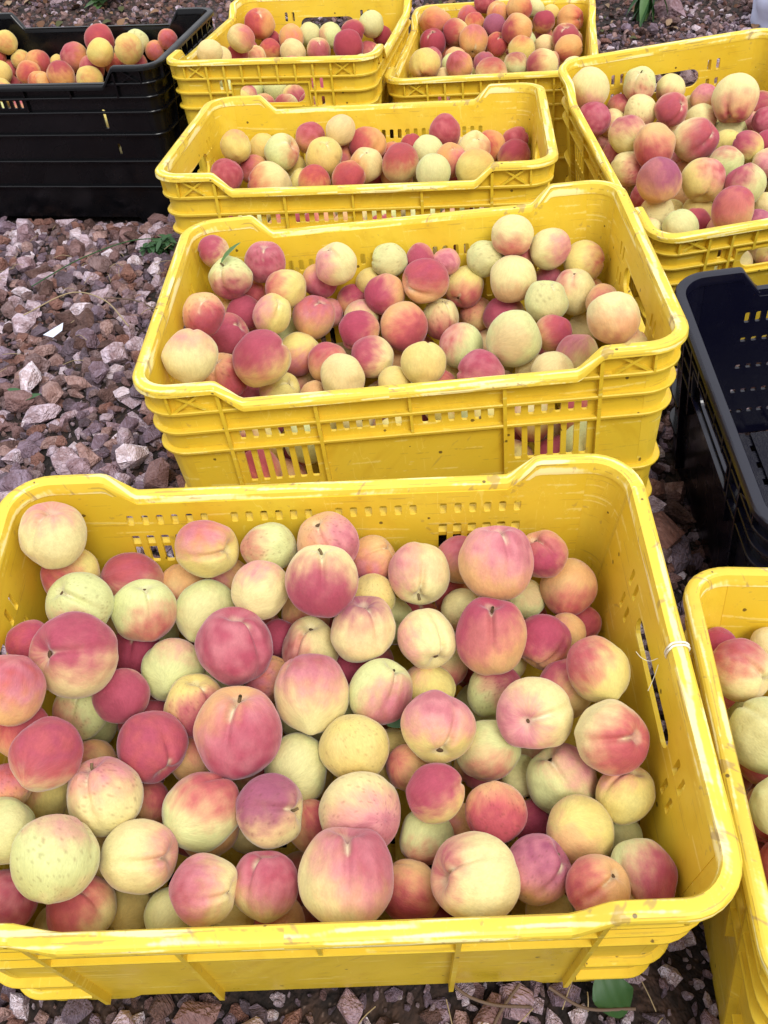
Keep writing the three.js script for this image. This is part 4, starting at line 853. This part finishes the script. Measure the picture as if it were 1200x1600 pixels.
// ---------------------------------------------------------------- small things
function leafGeometry(length, width, fold = 0.25, curl = 0.3) {
  const pos = [], uv = [], idx = [], n = 10;
  for (let i = 0; i <= n; i++) {
    const t = i / n, w = width * Math.pow(Math.sin(Math.PI * Math.min(1, t * 0.97 + 0.02)), 0.8) * (1 - 0.35 * t) * 0.62, y = -curl * length * t * t * 0.6;
    for (const s of [-1, -0.5, 0, 0.5, 1]) { pos.push(t * length, y + Math.abs(s) * w * fold + 0.02 * width * Math.sin(t * 25 + s), s * w); uv.push(t, s); }
  }
  for (let i = 0; i < n; i++) for (let j = 0; j < 4; j++) { const a = i * 5 + j; idx.push(a, a + 1, a + 5, a + 1, a + 6, a + 5); }
  const g = new THREE.BufferGeometry(); g.setAttribute('position', new THREE.Float32BufferAttribute(pos, 3)); g.setAttribute('uv', new THREE.Float32BufferAttribute(uv, 2)); g.setIndex(idx); g.computeVertexNormals(); return g;
}
const onGround = (x, z, up = 0) => V(x, ground(x, z) + up, z);
function tube(points, r, seg = 12, sides = 6) { return new THREE.TubeGeometry(new THREE.CatmullRomCurve3(points), seg, r, sides); }
const darkLeaf = new THREE.MeshPhysicalMaterial({ color: new THREE.Color(0.035, 0.11, 0.03), roughness: 0.55, side: THREE.DoubleSide, transmission: 0.25, thickness: 0 });
const strawMat = new THREE.MeshStandardMaterial({ color: new THREE.Color(0.34, 0.26, 0.15), roughness: 0.9 });
const twigMat = new THREE.MeshStandardMaterial({ color: new THREE.Color(0.13, 0.085, 0.06), roughness: 0.95 });
{
  const fallen = (x, z, up, turn, l, w, mat, label) => { const m = mesh('leaf', leafGeometry(l, w), mat, scene); m.position.copy(onGround(x, z, up)); m.rotation.set(0.15, turn, 0.1); return tag(m, label, 'leaf', 'loose green leaves'); };
  fallen(0.134, -0.290, 0.022, 0.25, 0.034, 0.034, darkLeaf, 'broad dark green leaf lying on the dirt before the front crate');
  fallen(-0.515, -1.15, 0.026, -0.4, 0.034, 0.009, darkLeaf, 'narrow green leaf on the gravel, the upper of two');
  fallen(-0.49, -1.118, 0.024, 0.5, 0.030, 0.010, darkLeaf, 'narrow green leaf on the gravel, the lower of two');
  // a leaf between peaches of the front crate
  const lf = mesh('leaf', leafGeometry(0.032, 0.018), darkLeaf, scene); lf.position.copy(V(0.048, 0.150, 0.004).applyMatrix4(CRATES.C1.m)); lf.rotation.set(0.5, 0.5, 0.2);
  tag(lf, 'dark green leaf wedged between peaches in the front crate', 'leaf', 'loose green leaves');
  const paper = new THREE.BufferGeometry(); paper.setAttribute('position', new THREE.Float32BufferAttribute([0, 0, 0, 0.034, 0.006, -0.008, 0.028, 0.004, 0.010, 0, 0, 0, 0.028, 0.004, 0.010, 0.012, -0.002, 0.012], 3)); paper.computeVertexNormals();
  const sc = mesh('paper_scrap', paper, new THREE.MeshStandardMaterial({ color: new THREE.Color(0.62, 0.66, 0.80), roughness: 0.8, side: THREE.DoubleSide }), scene); sc.position.copy(onGround(-0.488, -1.275, 0.034)); sc.rotation.y = 0.4;
  tag(sc, 'torn white and pale blue paper scrap on the gravel', 'paper');
  // twigs and dry grass before the front crate
  const r = rng(31);
  const twigs = [['forked pale twig on the dirt below the front crate', [[0.015, -0.322], [0.03, -0.300], [0.052, -0.290], [0.085, -0.288]]], ['short grey twig crossing the dirt below the front crate', [[0.045, -0.262], [0.06, -0.285], [0.078, -0.305]]], ['bent brown twig close to the broad green leaf', [[0.10, -0.30], [0.125, -0.285], [0.165, -0.282]]], ['long brown twig lying across the gravel beside the second crate', [[-0.42, -1.40], [-0.36, -1.36], [-0.31, -1.30], [-0.29, -1.27]]]];
  for (const [label, pts] of twigs) tag(mesh('twig', tube(pts.map(([x, z]) => onGround(x, z, 0.020 + 0.006 * r())), 0.0013, 14), twigMat, scene), label, 'twig');
  const st = [];
  for (let i = 0; i < 120; i++) {
    const a = i < 70, x = a ? -0.12 + 0.36 * r() : -0.75 + 0.5 * r(), z = a ? -0.34 + 0.12 * r() : -1.75 + 0.6 * r(), t = r() * 6.28, l = 0.012 + 0.028 * r(), b = 0.018 + 0.012 * r();
    if (!clearOfCrates(x, ground(x, z), z, 0.03)) continue;
    const dx = Math.cos(t) * l, dz = Math.sin(t) * l;
    st.push(tube([onGround(x, z, b), onGround(x + dx * 0.5, z + dz * 0.5, b + 0.006 * r()), onGround(x + dx, z + dz, b)], 0.0005, 5, 4));
  }
  tag(mesh('straw', mergeGeometries(st), strawMat, scene), 'scattered dry straw and grass bits among the stones', 'straw', null, 'stuff');
  // brown litter on the soil behind
  const litter = new THREE.InstancedMesh(leafGeometry(1, 0.7, 0.4, 0.6), new THREE.MeshStandardMaterial({ roughness: 0.95, side: THREE.DoubleSide }), 2600); const d = new THREE.Object3D(); litter.name = numbered('leaf_litter');
  const lc = [[96, 66, 46], [122, 92, 66], [76, 56, 46], [140, 116, 92], [70, 72, 40], [104, 84, 78]];
  for (let i = 0; i < 2600; i++) { const x = -1.6 + 3.3 * r(), z = -2.25 - 1.6 * r(); d.position.copy(onGround(x, z, 0.004 + 0.008 * r())); if (!clearOfCrates(x, d.position.y, z, 0.02)) d.position.y -= 0.05; d.rotation.set((r() - 0.5) * 1.2, r() * 6.28, (r() - 0.5) * 1.2); d.scale.setScalar(0.010 + 0.022 * r()); d.updateMatrix(); litter.setMatrixAt(i, d.matrix); litter.setColorAt(i, new THREE.Color(`rgb(${lc[Math.floor(r() * lc.length)]})`)); }
  litter.castShadow = litter.receiveShadow = true; scene.add(litter); tag(litter, 'dry brown leaf litter on the soil behind the crates', 'litter', null, 'stuff');
  // weeds
  function weed(name, label, x, z, n, l, w, spread, mat, stems = 4) {
    const o = new THREE.Group(); o.name = numbered(name); o.position.copy(onGround(x, z, 0)); scene.add(o);
    for (let s = 0; s < stems; s++) {
      const a = r() * 6.28, h = spread * (0.5 + 0.6 * r()), tip = V(Math.cos(a) * spread * r(), h, Math.sin(a) * spread * r());
      mesh('stem', tube([V(0, -0.01, 0), V(tip.x * 0.3, h * 0.6, tip.z * 0.3), tip], 0.0014, 8, 5), mat, o);
      for (let i = 0; i < n; i++) { const t = 0.3 + 0.7 * (i + r()) / n, f = mesh('leaf', leafGeometry(l * (0.7 + 0.6 * r()), w), mat, o); f.position.set(tip.x * t * t, h * t, tip.z * t * t); f.rotation.set(0, r() * 6.28, 0.5 - 0.9 * r()); }
    }
    return tag(o, label, 'weed');
  }
  weed('weed', 'low dark green weed in the gravel beside the second crate', -0.36, -1.6, 12, 0.020, 0.008, 0.035, darkLeaf, 12);
  weed('weed', 'light green leafy weed on the soil behind the full black crate', -0.70, -3.15, 5, 0.06, 0.035, 0.09, leafMat, 5);
  weed('weed', 'darker green weed behind the light green leafy one', -0.72, -3.36, 5, 0.07, 0.04, 0.12, darkLeaf, 4);
  for (const [label, pts] of [['long dark green grass blade lying on the gravel', [[-0.55, -1.46], [-0.48, -1.53], [-0.40, -1.60], [-0.345, -1.63]]], ['curved dry grass stalk on the gravel beside the dark blade', [[-0.54, -1.36], [-0.47, -1.40], [-0.41, -1.36], [-0.36, -1.28]]]])
    tag(mesh('grass_stalk', tube(pts.map(([x, z], i) => onGround(x, z, 0.03 + 0.012 * Math.sin(i * 1.3))), 0.0011, 20, 5), label.includes('dry') ? strawMat : darkLeaf, scene), label, 'grass');
  // the leafy stalk behind the crates
  const stalk = new THREE.Group(); stalk.name = numbered('leafy_stalk'); stalk.position.copy(onGround(0.755, -2.66)); scene.add(stalk);
  const sp = [V(0.012, -0.02, 0), V(0.008, 0.08, 0.01), V(-0.01, 0.2, 0), V(0.01, 0.38, -0.02)];
  mesh('stem', tube(sp, 0.007, 16, 8), new THREE.MeshStandardMaterial({ color: new THREE.Color(0.16, 0.17, 0.07), roughness: 0.8 }), stalk);
  const sc2 = new THREE.CatmullRomCurve3(sp);
  for (let i = 0; i < 80; i++) { const q = sc2.getPoint(0.2 + 0.75 * r()), f = mesh('leaf', leafGeometry(0.05 + 0.05 * r(), 0.020, 0.3, 0.9), i % 3 ? darkLeaf : leafMat, stalk); f.position.copy(q); f.rotation.set(0, r() * 6.28, -0.3 - 0.9 * r(), 'YXZ'); }
  tag(stalk, 'green stalk with drooping narrow leaves growing behind the yellow crates', 'plant');
  // rocks and sack at the back
  const big = (label, x, z, s, mat, seed, up = 0.5) => { const m = mesh('rock', rockGeometry(seed, 22), mat, scene); m.position.copy(onGround(x, z, s * up * 0.5)); m.scale.setScalar(s); m.rotation.y = seed; return tag(m, label, 'rock'); };
  big('pale pinkish rock on the soil behind the full black crate', -0.56, -3.27, 0.06, stoneMats[7], 31);
  big('greyish lilac boulder at the top edge behind the full black crate', -0.86, -3.32, 0.10, stoneMats[4], 33);
  big('reddish brown stone block in the gap between front and second crate', 0.312, -0.785, 0.036, stoneMats[3], 35, 0.9);
  big('mauve stone by the foot of the leafy stalk', 0.84, -2.68, 0.045, stoneMats[1], 37);
  const sack = new THREE.SphereGeometry(1, 48, 32), pa = sack.attributes.position;
  for (let i = 0; i < pa.count; i++) { const x = pa.getX(i), y = pa.getY(i), z = pa.getZ(i), k = 1 + 0.10 * fbm(x * 2, y * 2 + 4, z * 2, 4) + 0.02 * Math.sin(y * 14 + 4 * noise(x * 3, y, z * 3)); pa.setXYZ(i, x * k, Math.max(y * k, -0.6), z * k); }
  sack.computeVertexNormals();
  const sk = mesh('sack', sack, new THREE.MeshStandardMaterial({ color: new THREE.Color(0.55, 0.58, 0.78), roughness: 0.7 }), scene); sk.scale.set(0.26, 0.17, 0.2); sk.position.copy(onGround(1.26, -2.52, 0.05));
  tag(sk, 'pale blue sack at the corner behind the yellow crates', 'sack');
  // leaf on the stem of one peach of the second crate
  const host = scene.children.find((o) => o.userData.label && o.userData.label.startsWith('pale green peach with a leaf on its stem'));
  if (host) { const f = mesh('leaf', leafGeometry(0.034, 0.011), leafMat, host); f.position.set(0.002, 0.024, 0); f.rotation.set(0.2, 2.2, 0.3); }
  // twine tied round the rim of the front crate
  const T = [], hx = W / 2 - 0.0068, H1 = CRATES.C1.H, tz = 0.0;
  for (let i = 0; i <= 40; i++) { const a = (i / 40) * Math.PI * 4, k = i / 40; T.push(V(hx + 0.0078 * Math.sign(Math.cos(a)) * Math.abs(Math.cos(a)) ** 0.5, H1 - 0.0068 + 0.0078 * Math.sign(Math.sin(a)) * Math.abs(Math.sin(a)) ** 0.5, tz + 0.005 * k + 0.0008 * Math.sin(a * 3))); }
  const tw = new THREE.Group(); tw.name = numbered('twine'); scene.add(tw);
  const twm = new THREE.MeshPhysicalMaterial({ color: new THREE.Color(0.72, 0.68, 0.55), roughness: 0.5, sheen: 0.5 });
  mesh('loop', tube(T, 0.0009, 120, 6), twm, tw);
  mesh('loose_end', tube([V(hx - 0.011, H1 - 0.02, tz), V(hx - 0.015, H1 - 0.03, tz - 0.004), V(hx - 0.019, H1 - 0.033, tz - 0.009), V(hx - 0.021, H1 - 0.036, tz - 0.016)], 0.0003, 16, 5), twm, tw);
  mesh('loose_end', tube([V(hx - 0.011, H1 - 0.022, tz + 0.004), V(hx - 0.013, H1 - 0.036, tz + 0.008), V(hx - 0.017, H1 - 0.042, tz + 0.014)], 0.0003, 16, 5), twm, tw);
  tw.applyMatrix4(CRATES.C1.m); tag(tw, 'frayed white twine tied round the rim of the front crate', 'twine');
}
renderer.render(scene, camera);
